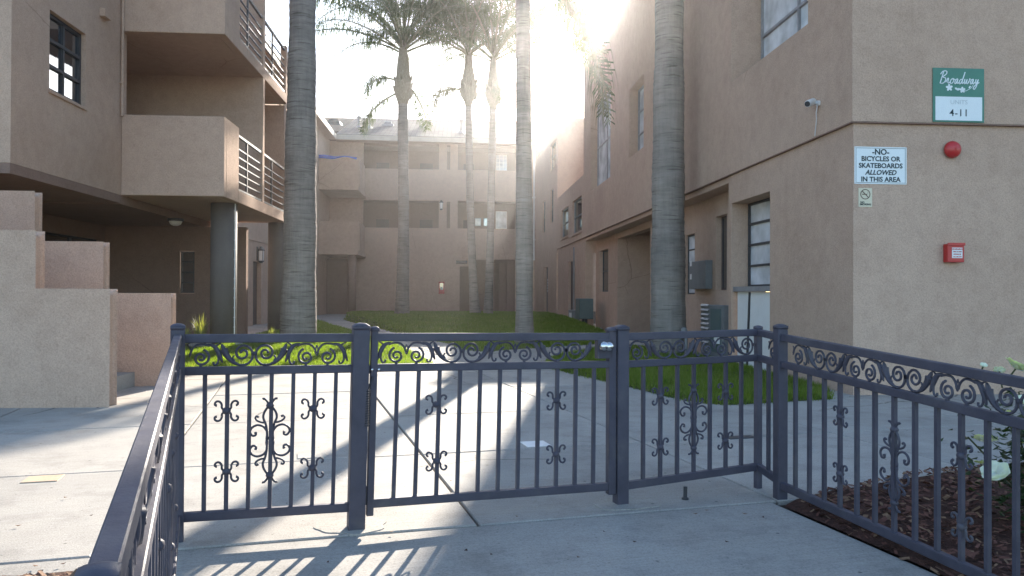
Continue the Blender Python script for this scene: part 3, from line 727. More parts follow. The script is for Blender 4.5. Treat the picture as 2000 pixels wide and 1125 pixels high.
# ------------------------------------------------------------------ building helpers
def fu(u, sgn=1): return lambda a, d, z: (u + sgn * d, a, z)      # wall in a plane u = const, thickness towards sgn
def fv(v, sgn=1): return lambda a, d, z: (a, v + sgn * d, z)
def window(root, plane, c, a0, a1, z0, z1, na, nz, glass='glass', fw=.04, dep=.05, frame='dark', out=-1, split=None):
    """plane 'u' or 'v' at coordinate c; frame proud of the panes towards out"""
    f = (lambda a, d, z: (c + d, a, z)) if plane == 'u' else (lambda a, d, z: (a, c + d, z))
    A = split or [a0 + (a1 - a0) * i / na for i in range(na + 1)]
    Z = [z0 + (z1 - z0) * i / nz for i in range(nz + 1)]
    holes = [(A[i] + fw / 2 * (2 if i == 0 else 1), A[i + 1] - fw / 2 * (2 if i == len(A) - 2 else 1), Z[j] + fw / 2 * (2 if j == 0 else 1), Z[j + 1] - fw / 2 * (2 if j == nz - 1 else 1)) for i in range(len(A) - 1) for j in range(nz)]
    g = lambda a, d, z: f(a, out * d, z)
    fr = part('window', MB().wall(g, a0, a1, z0, z1, dep, holes), frame, root)
    for h in holes:
        b = MB().wall(lambda a, d, z: f(a, -out * (d - .012), z), h[0] - .01, h[1] + .01, h[2] - .01, h[3] + .01, .008)
        part('pane', b, glass, fr)
    return fr
def box_c(root, name, mat, u0, u1, v0, v1, z0, z1, bevel=0.):
    return part(name, BX(u0, u1, v0, v1, z0, z1), mat, root, bevel=bevel)

# ------------------------------------------------------------------ left building
LB = bthing('apartment_building', 'tan stucco apartment block with two stacked balconies on round grey columns', 'building', -6.2, 14.75)
US, UW = -4.33, -6.2           # balcony edge, main wall
VB0, VB1, VP = 14.75, 20.15, 17.65
TOP = 9.9
wv = (12.21, 13.36, 4.24, 5.47)
part('wall', MB().wall(fu(UW, -1), 11.2, VB0 + .22, 2.95, TOP, .22, [wv]), 'stucco', LB)
UI = -8.4                      # inner wall of the recessed balconies
part('wall', MB().wall(fu(UI, -1), VB0 + .2, VB1, 2.95, TOP, .2, [(15.3, 16.3, 3.2, 5.3), (15.3, 16.3, 6.25, 8.3), (18.3, 19.6, 3.2, 5.3), (18.3, 19.6, 6.25, 8.3)]), 'stucco', LB)
part('wall', BX(-16, UW - .23, VB0 + .001, VB0 + .2, 2.95, TOP), 'stucco', LB)
part('wall', MB().wall(fv(11.2, 1), -16, UW - .22, 2.95, TOP, .22), 'stucco', LB)
part('roof', BX(-16, UW - .1, 11.3, 17.8, TOP, TOP + .2), 'stucco', LB)
part('wall', BX(-16.2, -16.003, 11.2, 20.2, -.05, TOP), 'stucco', LB)
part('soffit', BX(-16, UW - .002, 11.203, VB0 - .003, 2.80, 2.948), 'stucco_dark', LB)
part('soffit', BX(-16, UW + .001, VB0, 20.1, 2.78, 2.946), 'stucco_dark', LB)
part('wall', BX(-16, UI - .21, VB1 - .2, VB1 - .01, 2.95, TOP), 'stucco', LB)
part('wall', BX(-16, -8.81, 19.4, 19.59, -.05, 2.77), 'stucco', LB)
# ground floor set back under the upper storeys
gw = [(onu(87, 432, -8.6).y, onu(193, 449, -8.6).y, .9, 2.42)]
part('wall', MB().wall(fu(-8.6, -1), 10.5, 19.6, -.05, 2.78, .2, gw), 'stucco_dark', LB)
window(LB, 'u', -8.7, gw[0][0] + .01, gw[0][1] - .01, .91, 2.41, 2, 1, out=1)
a, b_ = onv(350, 573, 19.6), onv(380, 490, 19.6)
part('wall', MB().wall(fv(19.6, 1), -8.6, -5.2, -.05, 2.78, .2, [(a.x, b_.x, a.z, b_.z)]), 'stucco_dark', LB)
window(LB, 'v', 19.72, a.x + .01, b_.x - .01, a.z + .01, b_.z - .01, 1, 4, out=-1)
window(LB, 'u', UW - .12, wv[0] + .01, wv[1] - .01, wv[2] + .01, wv[3] - .01, 2, 3, out=1, fw=.05)
part('sill', BX(UW, UW + .03, wv[0] - .03, wv[1] + .03, wv[2] - .05, wv[2] - .005), 'stucco', LB)
for k in (0, 1):
    z = 2.95 + 3.05 * k
    for v0, v1 in ((15.31, 16.29), (18.31, 19.59)):
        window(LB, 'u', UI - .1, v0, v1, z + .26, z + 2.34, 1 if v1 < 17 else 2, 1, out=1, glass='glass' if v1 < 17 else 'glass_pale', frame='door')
    bal = part('balcony_slab', BX(UW + .003, US - .165, VB0 + .165, VB1 - .002, z + .003, z + .237), 'stucco', LB)
    part('curb', BX(US - .164, US, 15.745, VB1, z, z + .24), 'stucco', LB, bevel=.01, seg=2)
    part('balcony_slab', BX(UI, UW + .001, VB0 + .21, VB1 - .002, z + .002, z + .238), 'stucco', LB)
    part('parapet', BX(UW + .004, US, VB0, VB0 + .16, z, z + 1.5), 'stucco', LB, bevel=.012, seg=2)
    part('parapet', BX(US - .16, US, VB0 + .161, 15.744, z, z + 1.5), 'stucco', LB, bevel=.012, seg=2)
    part('partition', BX(UI + .002, US - .003, VP, VP + .16, z + .24, z + (3.05 if k == 0 else 3.1)), 'stucco', LB)
    for v0, v1 in ((15.74, VP - .02), (VP + .18, 19.95)):
        rb = MB()
        rb.box(US - .07, US - .02, v0, v1, z + 1.33, z + 1.38).box(US - .07, US - .02, v0, v1, z + .25, z + .29)
        rb.box(US - .065, US - .025, v0 + (v1 - v0) * .38, v0 + (v1 - v0) * .38 + .04, z + .24, z + 1.33)
        rail = part('balcony_railing', rb, 'rail_dark', LB)
        for i in range(5):
            part('bar', BX(US - .06, US - .032, v0, v1, z + .42 + .165 * i, z + .448 + .165 * i), 'rail_dark', rail)
    part('end_post', BX(US - .14, US - .001, 19.95, VB1 - .002, z + .24, z + 1.46), 'stucco', LB)
part('wall', BX(UI - .2, US - .08, VB1 + .01, VB1 + .2, 2.96, 5.98), 'stucco', LB)
wl = (19.1, 19.95)
for vc, r in ((15.95, .255), (20.25, .26)):
    u_c = US + .16 - .05
    c = onv(437, 500, 15.95).x if vc < 16 else onv(544, 500, 20.25).x
    part('column', MB().lathe([(r, 0), (r, 2.947)], 32, (c, vc, 0)), 'column', LB, smooth=True)
c1 = onv(461.5, 500, 15.95)
cd = bthing('conduit', 'thin white conduit with clips running up the near round column', 'conduit', c1.x, 15.85, .1)
part('pipe', MB().tube([(c1.x, 15.85, .1), (c1.x, 15.85, 2.94)], .011, 8), 'white_paint', cd)
for i in range(14): part('clip', BX(c1.x - .035, c1.x + .012, 15.84, 15.862, .25 + i * .195, .265 + i * .195), 'white_paint', cd)
dp = bthing('downpipe', 'thin painted downpipe in the corner beside the left balconies', 'downpipe', UW + .04, VB0 - .06, 4.46)
part('pipe', MB().tube([(UW + .04, VB0 - .06, 4.40), (UW + .04, VB0 - .06, 9.6)], .025, 8), 'stucco', dp)
for z in (5.0, 6.6, 8.2): part('strap', BX(UW + .002, UW + .07, VB0 - .1, VB0 - .02, z, z + .03), 'stucco', dp)
sp_ = onu(200, 33, UW)
part('scupper', BX(UW + .001, UW + .10, sp_.y - .12, sp_.y + .12, sp_.z - .02, sp_.z + .12), 'stucco', LB)
# dome lamp under the soffit
dl = onv(343, 418, 17.5)
d_ = bthing('ceiling_lamp', 'small round dome lamp on the dark ceiling under the balcony', 'lamp', dl.x, 17.5, 2.78)
part('base', MB().lathe([(.17, 2.72), (.17, 2.78)], 16, (dl.x, 17.5, 0)), 'dark', d_); part('dome', MB().lathe([(.05, 2.62), (.11, 2.65), (.14, 2.72)], 16, (dl.x, 17.5, 0)), 'lamp_glass', d_, smooth=True)

# ------------------------------------------------------------------ far building: back range, left wing, right three storey wing
BBv, BK = 43.5, 45.2
def zs_(z): return HC + (z - HC) * BBv / 42.0
BB = bthing('apartment_building', 'three storey stucco range with open galleries under a shingled roof', 'building', 0, BBv)
WU = -7.0                      # left wing wall
ZE = zs_(9.36)
def pz(x, y, v): return onv(x, y, v)
uA0, uA1 = pz(709, 400, BBv).x, pz(857, 400, BBv).x
uS0, uS1 = pz(872.5, 400, BBv).x, pz(879, 400, BBv).x
uB0, uB1 = pz(894, 400, BBv).x, pz(1006.5, 400, BBv).x
holes = []
for z0, z1 in ((zs_(4.70), zs_(6.20)), (zs_(7.90), zs_(9.32))): holes += [(uA0, uA1, z0, z1), (uS0, uS1, z0, z1 - .05), (uB0, uB1, z0, z1)]
g0 = pz(898, 520, BBv); g1 = pz(925, 520, BBv); g2 = pz(930, 507, BBv); g3 = pz(1006, 612, BBv)
holes += [(g0.x, g1.x, -.05, g0.z), (g2.x, g3.x, -.05, g2.z)]
part('wall', MB().wall(fv(BBv, 1), -7.2, 4.54, -.05, ZE, .25, holes), 'stucco', BB)
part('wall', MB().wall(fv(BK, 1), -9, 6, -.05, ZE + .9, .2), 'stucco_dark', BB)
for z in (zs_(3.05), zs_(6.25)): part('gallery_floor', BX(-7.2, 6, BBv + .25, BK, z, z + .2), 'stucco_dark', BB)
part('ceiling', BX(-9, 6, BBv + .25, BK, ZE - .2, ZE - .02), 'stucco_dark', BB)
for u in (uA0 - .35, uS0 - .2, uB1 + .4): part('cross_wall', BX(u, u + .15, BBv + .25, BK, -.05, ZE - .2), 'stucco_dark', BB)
# gallery doors and windows on the inner wall
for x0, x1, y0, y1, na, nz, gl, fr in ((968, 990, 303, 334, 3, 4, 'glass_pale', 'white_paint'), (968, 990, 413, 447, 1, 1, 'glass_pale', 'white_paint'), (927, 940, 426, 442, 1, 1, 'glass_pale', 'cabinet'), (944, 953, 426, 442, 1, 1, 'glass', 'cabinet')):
    a, b_ = onv(x0, y1, BK), onv(x1, y0, BK)
    window(BB, 'v', BK - .03, a.x, b_.x, a.z, b_.z, na, nz, gl, .035, .04, fr, -1)
for x0, x1, z in ((735, 760, 3.4), (820, 845, 3.4), (735, 760, 6.7), (820, 845, 6.7), (905, 925, 3.4), (905, 925, 6.7)):
    a, b_ = onv(x0, 400, BK), onv(x1, 400, BK)
    dr = part('door', BX(a.x, b_.x, BK - .05, BK - .003, z, z + 2.05), 'door', BB); part('handle', BX(a.x + .06, a.x + .12, BK - .09, BK - .052, z + 1., z + 1.1), 'chrome', dr)
# fins in the ground opening
for x in (955, 975, 990):
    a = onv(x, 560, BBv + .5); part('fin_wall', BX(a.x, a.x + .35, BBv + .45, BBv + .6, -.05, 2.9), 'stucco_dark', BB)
# left wing along the court
part('wall', MB().wall(fu(WU, -1), 20.4, BBv + .2, -.05, ZE, .25, [(27.3, 28.4, 0, 2.25), (31, 32.5, 4.2, 5.6), (31, 32.5, 7.2, 8.7)]), 'stucco', BB)
part('door', BX(WU - .2, WU - .15, 27.3, 28.4, 0, 2.25), 'door', BB)
for z in (4.2, 7.2): window(BB, 'u', WU - .15, 31.01, 32.49, z + .01, z + 1.39, 2, 1, out=1)
part('band', BX(WU, WU + .03, 20.4, 43.4, 2.95, 3.05), 'stucco', BB)
# corner balconies
vC = 40.0; uC0, uC1 = WU + .002, onv(700, 340, vC).x
for zb, zt in ((zx(697, 497, vC), zx(697, 432, vC)), (zx(700, 371, vC), zx(700, 306, vC))):
    part('balcony_slab', BX(uC0, uC1, vC, BBv - .002, zb, zb + .22), 'stucco', BB)
    part('parapet', BX(uC0, uC1 - .002, vC + .002, vC + .15, zb + .22, zt), 'stucco', BB)
    part('parapet', BX(uC1 - .15, uC1 - .001, vC + .7, BBv - .6, zb + .22, zt), 'stucco', BB)
part('column', MB().lathe([(.22, -.05), (.22, zx(697, 497, vC))], 20, (uC1 - .35, vC + .4, 0)), 'stucco_dark', BB, smooth=True)
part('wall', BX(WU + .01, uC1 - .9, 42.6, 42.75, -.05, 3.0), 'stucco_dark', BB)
# roof: back slope with eave, left wing slope
EV, EZ = 42.85, zs_(9.55); RV, RZ = 51.5, 12.7; EU = WU + .42
roof = part('roof', MB().hexa([(EU, EV, EZ), (5.2, EV, EZ - .10), (5.2, RV, RZ - .1), (EU, RV, RZ), (EU, EV, EZ + .06), (5.2, EV, EZ - .04), (5.2, RV, RZ - .04), (EU, RV, RZ + .06)]), 'shingle', BB)
part('roof', MB().hexa([(EU, 20.2, EZ), (EU, RV, EZ), (EU - 5.2, RV, RZ), (EU - 5.2, 20.2, RZ), (EU, 20.2, EZ + .06), (EU, RV, EZ + .06), (EU - 5.2, RV, RZ + .06), (EU - 5.2, 20.2, RZ + .06)]), 'shingle', BB)
part('fascia', MB().hexa([(EU, EV - .03, EZ - .24), (4.5, EV - .03, EZ - .33), (4.5, EV, EZ - .33), (EU, EV, EZ - .24), (EU, EV - .03, EZ + .03), (4.5, EV - .03, EZ - .06), (4.5, EV, EZ - .06), (EU, EV, EZ + .03)]), 'trim', BB)
part('fascia', BX(EU + .001, EU + .03, 20.2, EV - .035, EZ - .24, EZ + .03), 'trim', BB)
part('eave_soffit', BX(EU - .01, 4.5, EV + .003, BBv + .1, EZ - .26, EZ - .235), 'stucco', BB)
part('eave_soffit', BX(WU - .1, EU, 20.2, EV, EZ - .26, EZ - .235), 'stucco', BB)
# right three storey wing of the far building
R3a, R3b = 34.2, BBv; T3 = onv(1088, 232, R3a).z
part('wall', BX(-14, 12, RV, RV + .2, -.05, RZ + .05), 'stucco', BB)
part('wall', BX(-14, WU - 5, 20.4, 20.6, -.05, RZ - .1), 'stucco', BB); part('wall', BX(WU - 5, WU - .26, 20.4, 20.6, -.05, ZE), 'stucco', BB)
w3 = [(34.7, 36.6, 7.0, 8.2), (35.4, 36.5, 4.5, 6.1), (38.6, 39.8, 4.3, 5.9)]
UR = 4.54
part('wall', MB().wall(fu(UR, 1), R3a, R3b, -.05, 8.55, .22, w3 + [(37.4, 38.9, -.04, 2.5)]), 'stucco', BB)
part('wall', MB().wall(fv(R3a - .22, 1), UR + .0, 12, 3.0, T3, .22), 'stucco', BB)
for h in w3: window(BB, 'u', UR + .12, h[0] + .01, h[1] - .01, h[2] + .01, h[3] - .01, 1, 2, out=-1)
door3 = part('door', BX(UR + .12, UR + .17, 37.41, 38.89, -.03, 2.49), 'door', BB)
for i in range(2):
    for j in range(5): part('tag_plate', BX(UR + .105, UR + .118, 37.75 + i * .5, 37.95 + i * .5, 1.25 + j * .14, 1.33 + j * .14), 'white_paint', door3)
part('roof', BX(UR + .01, 12, R3a, R3b, 8.55, 8.7), 'stucco', BB)

# ------------------------------------------------------------------ right building: tall near block and low wing
RB = bthing('apartment_building', 'tall tan stucco block on the sign side with deep set windows and overhanging upper floor', 'building', UR, 8.49)
VF, VE, VL = 8.49, 27.0, 34.0; ZB = 3.15; TR = 9.3
hu = [(onu(1578, 48, UR).y, onu(1428, 160, UR).y, 4.66, 6.9), (onu(1257, 250, UR).y, onu(1229, 250, UR).y, 4.72, 6.5), (onu(1192, 300, UR).y, onu(1153.5, 300, UR).y, 4.6, 7.5)]
part('wall', MB().wall(fu(UR, 1), VF, VE, ZB, TR, .7, hu), 'stucco', RB)
part('wall', MB().wall(fv(VF, 1), UR + .7, 14, ZB, TR, .3), 'stucco', RB)
hl = (onu(1500, 400, UR).y, onu(1425, 400, UR).y, -.04, 2.66)
VN = 12.56
part('wall', MB().wall(fu(UR + .03, 1), VF + .03, VN, -.05, ZB - .002, .42, [hl]), 'stucco', RB)
part('wall', MB().wall(fv(VF + .03, 1), UR + .45, 14, -.05, ZB - .002, .3), 'stucco', RB)
part('drip_screed', BX(UR - .012, UR + .05, VF - .012, VE, ZB - .020, ZB - .006), 'stucco_dark', RB)
part('drip_screed', BX(UR + .052, 14, VF - .012, VF + .05, ZB - .020, ZB - .006), 'stucco_dark', RB)
part('roof', BX(UR + .3, 14, VF + .2, VE, TR - .35, TR - .2), 'stucco', RB)
part('wall', MB().wall(fv(VE - .3, 1), UR + .7, 12, 4.9, TR, .3), 'stucco', RB)
# upper windows, set deep in the wall
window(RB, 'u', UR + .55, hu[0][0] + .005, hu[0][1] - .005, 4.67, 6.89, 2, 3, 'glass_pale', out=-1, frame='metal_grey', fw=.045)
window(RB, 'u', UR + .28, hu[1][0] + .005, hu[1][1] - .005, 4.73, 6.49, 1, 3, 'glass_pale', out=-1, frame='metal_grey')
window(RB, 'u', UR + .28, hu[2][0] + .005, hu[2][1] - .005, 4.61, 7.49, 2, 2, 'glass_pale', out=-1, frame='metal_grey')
# ground floor window by the corner: panes above, white panel below
gd = .36; zs = onu(1480, 566, UR + gd).z
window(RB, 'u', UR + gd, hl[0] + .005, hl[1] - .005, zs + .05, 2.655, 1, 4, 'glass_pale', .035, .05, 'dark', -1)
part('sill', BX(UR + .06, UR + gd + .03, hl[0] + .004, hl[1] - .004, zs - .03, zs + .05), 'metal_grey', RB)
pn = part('panel', BX(UR + .12, UR + .16, hl[0] + .006, hl[1] - .05, -.03, zs - .035), 'white_paint', RB)
part('strip', MB().hexa([(UR + .105, hl[1] - .52, -.02), (UR + .118, hl[1] - .52, -.02), (UR + .118, hl[1] - .45, -.02), (UR + .105, hl[1] - .45, -.02), (UR + .105, hl[1] - .62, zs - .04), (UR + .118, hl[1] - .62, zs - .04), (UR + .118, hl[1] - .56, zs - .04), (UR + .105, hl[1] - .56, zs - .04)]), 'dark', pn)
# set-back ground floor
UD = UR + .42
s1, s0 = onu(1398, 500, UD).y, onu(1419.5, 500, UD).y
w1, w0 = onu(1339, 500, UD).y, onu(1357, 500, UD).y
k1, k0 = onu(1171, 520, UD).y, onu(1188, 520, UD).y
d1, d0 = onu(1206, 520, UD).y, onu(1270, 520, UD).y
hz = [(s0, s1, onu(1410, 567, UD).z, onu(1410, 420, UD).z), (w0, w1, onu(1348, 575, UD).z, onu(1348, 458, UD).z), (k0, k1, onu(1180, 570, UD).z, onu(1180, 488, UD).z), (d0, d1, -.04, 2.85)]
part('wall', MB().wall(fu(UD, 1), VN, 26.8, -.05, ZB - .12, .25, hz), 'stucco', RB)
part('soffit', BX(UR + .052, UD + .3, VN, 26.8, ZB - .12, ZB - .004), 'stucco', RB)
window(RB, 'u', UD + .14, s0 + .005, s1 - .005, hz[0][2] + .005, hz[0][3] - .005, 1, 1, 'glass', .03, .03, 'door', -1)
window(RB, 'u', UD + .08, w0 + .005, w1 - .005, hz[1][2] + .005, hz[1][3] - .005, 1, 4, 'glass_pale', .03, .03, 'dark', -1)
window(RB, 'u', UD + .14, k0 + .005, k1 - .005, hz[2][2] + .005, hz[2][3] - .005, 1, 2, 'glass', .04, .03, 'dark', -1)
part('entry_wall', BX(UD + 1.6, UD + 1.75, d0 - .3, d1 + .3, -.05, 2.95), 'stucco_dark', RB)
part('entry_side', BX(UD + .25, UD + 1.6, d1, d1 + .15, -.05, 2.95), 'stucco', RB); part('entry_side', BX(UD + .25, UD + 1.6, d0 - .15, d0, -.05, 2.95), 'stucco', RB)
part('entry_ceiling', BX(UD + .25, UD + 1.75, d0 - .15, d1 + .15, 2.95, 3.02), 'stucco_dark', RB)
dd = part('door', BX(UD + 1.55, UD + 1.598, d0 + .5, d0 + 1.5, -.03, 2.1), 'door', RB); part('handle', BX(UD + 1.5, UD + 1.548, d0 + .6, d0 + .68, 1., 1.15), 'chrome', dd)
# low wing
VW = 27.2
ll = [(onu(1110, 430, UR).y, onu(1096, 430, UR).y, 3.52, 4.72), (onu(1136, 420, UR).y, onu(1118, 420, UR).y, 3.45, 4.72)]
part('wall', MB().wall(fu(UR + .002, 1), VE + .002, VL - .03, ZB, 5.4, .3, ll), 'stucco', RB)
dn = (onu(1121, 550, UR).y, onu(1108, 550, UR).y, -.04, 2.45)
part('wall', MB().wall(fu(UR + .035, 1), 26.8, VL - .03, -.05, ZB - .002, .3, [dn]), 'stucco', RB)
part('door', BX(UR + .15, UR + .2, dn[0], dn[1], -.03, 2.45), 'door', RB)
for h in ll:
    window(RB, 'u', UR + .12, h[0] + .005, h[1] - .005, h[2] + .005, h[3] - .005, 1, 2, out=-1, frame='metal_grey')
    part('sill', BX(UR - .05, UR + .001, h[0] - .1, h[1] + .1, h[2] - .09, h[2] - .01), 'stucco', RB)
part('drip_screed', BX(UR - .012, UR + .05, VE + .002, VL - .03, ZB - .020, ZB - .006), 'stucco_dark', RB)
part('roof', BX(UR + .2, 12, VE, VL - .03, 5.1, 5.25), 'stucco', RB)

# ------------------------------------------------------------------ signs and fittings on the corner wall
def text(root, body, size, mat, x, z, shear=0., bold=0., y=-.006, sx=1., name='lettering', spacing=1.):
    cu = bpy.data.curves.new('t', 'FONT'); cu.body = body; cu.size = size; cu.align_x = 'CENTER'; cu.align_y = 'CENTER'
    cu.shear = shear; cu.offset = bold; cu.extrude = .0008; cu.resolution_u = 3; cu.space_character = spacing
    to = bpy.data.objects.new('t', cu); col.objects.link(to)
    bpy.context.view_layer.update()
    me = bpy.data.meshes.new_from_object(to.evaluated_get(bpy.context.evaluated_depsgraph_get()))
    bpy.data.objects.remove(to); bpy.data.curves.remove(cu)
    me.transform(Matrix.Translation((x, y, z)) @ Matrix.Rotation(math.pi / 2, 4, 'X') @ Matrix.Diagonal((sx, 1, 1, 1)))
    me.materials.clear(); me.materials.append(M[mat]); me.name = name
    return link(name, me, root)
def rect(px0, py0, px1, py1, v):
    a, b = onv(px0, py1, v), onv(px1, py0, v); return a.x, b.x, a.z, b.z
def sign_root(name, label, cat, r, v):
    return thing(name, label, cat, W((r[0] + r[1]) / 2, v, (r[2] + r[3]) / 2), TH)
VS, VLW = VF - .002, VF + .028
r = rect(1668.5, 288, 1770.5, 359, VLW); w2, h2 = (r[1] - r[0]) / 2, (r[3] - r[2]) / 2
sg = sign_root('sign', 'white metal sign forbidding bicycles and skateboards on the corner wall', 'sign', r, VLW)
lpart('board', BX(-w2, w2, -.004, 0, -h2, h2), 'sign_white', sg, bevel=.002, seg=1)
bd = MB().wall(lambda a, d, z: (a, -.0055 + d, z), -w2 + .016, w2 - .016, -h2 + .014, h2 - .014, .001, [(-w2 + .020, w2 - .020, -h2 + .018, h2 - .018)])
lpart('border', bd, 'ink', sg)
for i, (t, s, sh, k) in enumerate((('-NO-', .092, 0, .0022), ('BICYCLES OR', .078, 0, .002), ('SKATEBOARDS', .078, 0, .002), ('ALLOWED', .078, .25, .002), ('IN THIS AREA', .078, 0, .002))):
    text(sg, t, s, 'ink', 0, h2 - .062 - i * (2 * h2 - .115) / 4, sh, k)
for a in (-1, 1):
    for b_ in (-1, 1): lpart('screw', MB().lathe([(.005, 0), (.003, .003)], 8, (a * (w2 - .009), -.004, b_ * (h2 - .009)), 'y'), 'chrome', sg)
r = rect(1821, 135, 1921, 238, VS); w2, h2 = (r[1] - r[0]) / 2, (r[3] - r[2]) / 2
sg = sign_root('sign', 'green sign with white script, flower sprig and unit number panel above the belt line', 'sign', r, VS)
lpart('board', BX(-w2, w2, -.012, 0, -h2, h2), 'sign_green', sg, bevel=.002, seg=1)
lpart('number_panel', BX(-w2 * .91, w2 * .91, -.016, -.0125, -h2 * .94, -.02), 'sign_white', sg)
SCRIPT = [[(.25, 2.2), (.1, 1.1), (-.05, 0)], [(-.3, 1.7), (.1, 2.25), (.8, 2.3), (.95, 1.8), (.3, 1.2), (.9, 1.0), (.95, .4), (.5, 0), (-.1, .05)],
    [(1.15, .2), (1.4, .9), (1.45, 1.0), (1.6, .85), (1.55, .3), (1.75, .05), (2.0, .3)], [(2.5, .95), (2.15, .7), (2.15, .1), (2.5, .05), (2.75, .5), (2.5, .95), (2.85, .8), (3.0, .75)],
    [(3.5, .9), (3.15, .7), (3.1, .1), (3.35, .05), (3.6, .9), (3.55, .2), (3.75, .05), (4.0, .35)], [(4.5, .85), (4.1, .7), (4.05, .1), (4.35, .05), (4.65, .9), (4.85, 2.2), (4.6, .4), (4.75, .05), (5.0, .3)],
    [(5.1, .9), (5.1, .2), (5.35, .05), (5.6, .85), (5.6, .2), (5.85, .05), (6.1, .6), (6.1, .95), (6.35, .85)], [(6.85, .9), (6.5, .7), (6.45, .1), (6.7, .05), (6.95, .9), (6.9, .2), (7.1, .05), (7.35, .35)],
    [(7.5, .9), (7.5, .3), (7.75, .15), (8.0, .9), (7.85, -.4), (7.5, -1.0), (7.25, -.7), (7.7, -.1), (8.3, .3)]]
ux_, uy_ = 1.56 * w2 / 8.6, .062
lt = MB()
for st2 in SCRIPT:
    pp = poly([((x - 4.0 + .22 * y) * ux_ / H, (y * uy_ + h2 * .42) / H) for x, y in st2], 1, 4)
    lt.tube([(p.x, -.0145, p.z) for p in pp], .0062, 5)
lpart('lettering', lt, 'sign_white', sg)
text(sg, 'UNITS', .072, 'ink_faint', 0, -h2 * .27, 0, 0, -.0172, 1.05)
text(sg, '4-11', .115, 'ink', 0, -h2 * .67, 0, .0005, -.0172, 1.0, spacing=1.12)
em = MB()
em.tube([(.02, -.0135, .045), (.09, -.0135, .052), (.15, -.0135, .085), (.18, -.0135, .13)], [.004, .0035, .003, .002], 5)
lpart('emblem_stem', em, 'sign_white', sg)
def petal(cx, cz, an, L, wd):
    p = [(0, 0), (L * .35, wd), (L * .8, wd * .8), (L, 0), (L * .8, -wd * .8), (L * .35, -wd)]
    lpart('emblem_petal', MB().quad(*[(cx + a * math.cos(an) - b * math.sin(an), -.0135, cz + a * math.sin(an) + b * math.cos(an)) for a, b in p]), 'sign_white', sg)
for cx, cz, nn, L in ((-.115, .085, 5, .045), (.045, .062, 5, .038)):
    for i in range(nn): petal(cx, cz, i * 2 * math.pi / nn + .4, L, .014)
petal(-.03, .06, .3, .05, .014); petal(-.05, .085, -.5, .05, .012); petal(.12, .08, .9, .04, .010)
r = rect(1676.5, 367.5, 1703, 404, VLW); w2, h2 = (r[1] - r[0]) / 2, (r[3] - r[2]) / 2
sg = sign_root('sign', 'small cream no smoking sticker under the bicycle sign', 'sign', r, VLW)
lpart('board', BX(-w2, w2, -.003, 0, -h2, h2), 'sign_cream', sg)
ring = MB(); n = 28; R1, R0 = .060, .050
for i in range(n):
    a, b_ = 2 * math.pi * i / n, 2 * math.pi * (i + 1) / n; cz = h2 * .34
    ring.quad(*[(R * math.cos(t), -.0042, cz + R * math.sin(t)) for R, t in ((R0, a), (R1, a), (R1, b_), (R0, b_))])
ring.quad((-.042, -.0046, h2 * .34 + .034), (-.034, -.0046, h2 * .34 + .042), (.042, -.0046, h2 * .34 - .034), (.034, -.0046, h2 * .34 - .042))
ring.quad((-.038, -.004, h2 * .34 - .006), (.022, -.004, h2 * .34 - .006), (.022, -.004, h2 * .34 + .005), (-.038, -.004, h2 * .34 + .005))
ring.tube([(.026, -.004, h2 * .34 + .008), (.034, -.004, h2 * .34 + .02), (.026, -.004, h2 * .34 + .03)], .002, 4)
lpart('symbol', ring, 'ink_brown', sg)
text(sg, 'NO', .03, 'ink', -.035, -h2 * .52, 0, .0008, -.0042); text(sg, 'SMOKING', .03, 'ink', 0, -h2 * .74, 0, .0008, -.0042)
# bell, alarm box
c = onv(1857, 293, VLW)
bl = thing('fire_bell', 'round red fire alarm bell on the wall below the green sign', 'bell', W(c.x, VLW, c.z), TH)
lpart('gong', MB().lathe([(.098, .022), (.099, .034), (.090, .058), (.068, .078), (.036, .090), (.008, .094)], 28, axis='y'), 'red', bl, smooth=True)
lpart('backplate', MB().lathe([(.06, 0), (.06, .028)], 16, axis='y'), 'red', bl); lpart('nut', MB().lathe([(.010, .09), (.010, .101)], 6, axis='y'), 'red', bl)
c = onv(1858, 495, VLW)
al = thing('alarm_box', 'red fire alarm box with white printed plate on the corner wall', 'alarm box', W(c.x, VLW, c.z), TH)
lpart('body', BX(-.10, .10, -.085, 0, -.105, .105), 'red', al, bevel=.006); lpart('lid', BX(-.106, .106, -.098, -.086, .085, .118), 'red', al, bevel=.003)
lpart('plate', BX(-.05, .075, -.089, -.0855, -.058, .062), 'sign_white', al)
for i, (t, s) in enumerate((('WARNING', .026), ('FIRE ALARM', .019), ('SPRINKLER', .019), ('CALL FIRE DEPT', .015))): text(al, t, s, 'red', .0125, .044 - i * .029, 0, .0006, -.0905)
# security camera on the side wall
c = onu(1600, 205, UR)
sc_ = bthing('security_camera', 'small white bullet security camera on the side wall above the belt line', 'camera', UR, c.y, c.z)
part('base', MB().tube([(UR, c.y, c.z + .02), (UR - .03, c.y, c.z + .02)], .035, 12), 'cam_white', sc_)
part('arm', MB().tube([(UR - .03, c.y, c.z + .02), (UR - .08, c.y + .01, c.z + .03)], .013, 8), 'cam_white', sc_)
bod = part('housing', MB().tube([(UR - .05, c.y + .05, c.z + .055), (UR - .17, c.y - .04, c.z + .0)], .043, 14), 'cam_white', sc_, bevel=.006)
part('lens', MB().tube([(UR - .165, c.y - .036, c.z + .002), (UR - .176, c.y - .045, c.z - .003)], .034, 14), 'dark', bod)
part('cable', MB().tube([(UR - .02, c.y, c.z), (UR - .035, c.y + .01, c.z - .10), (UR - .02, c.y + .03, c.z - .17), (UR - .015, c.y + .06, c.z - .26), (UR - .012, c.y + .09, ZB + .01)], .006, 6), 'cam_white', sc_)
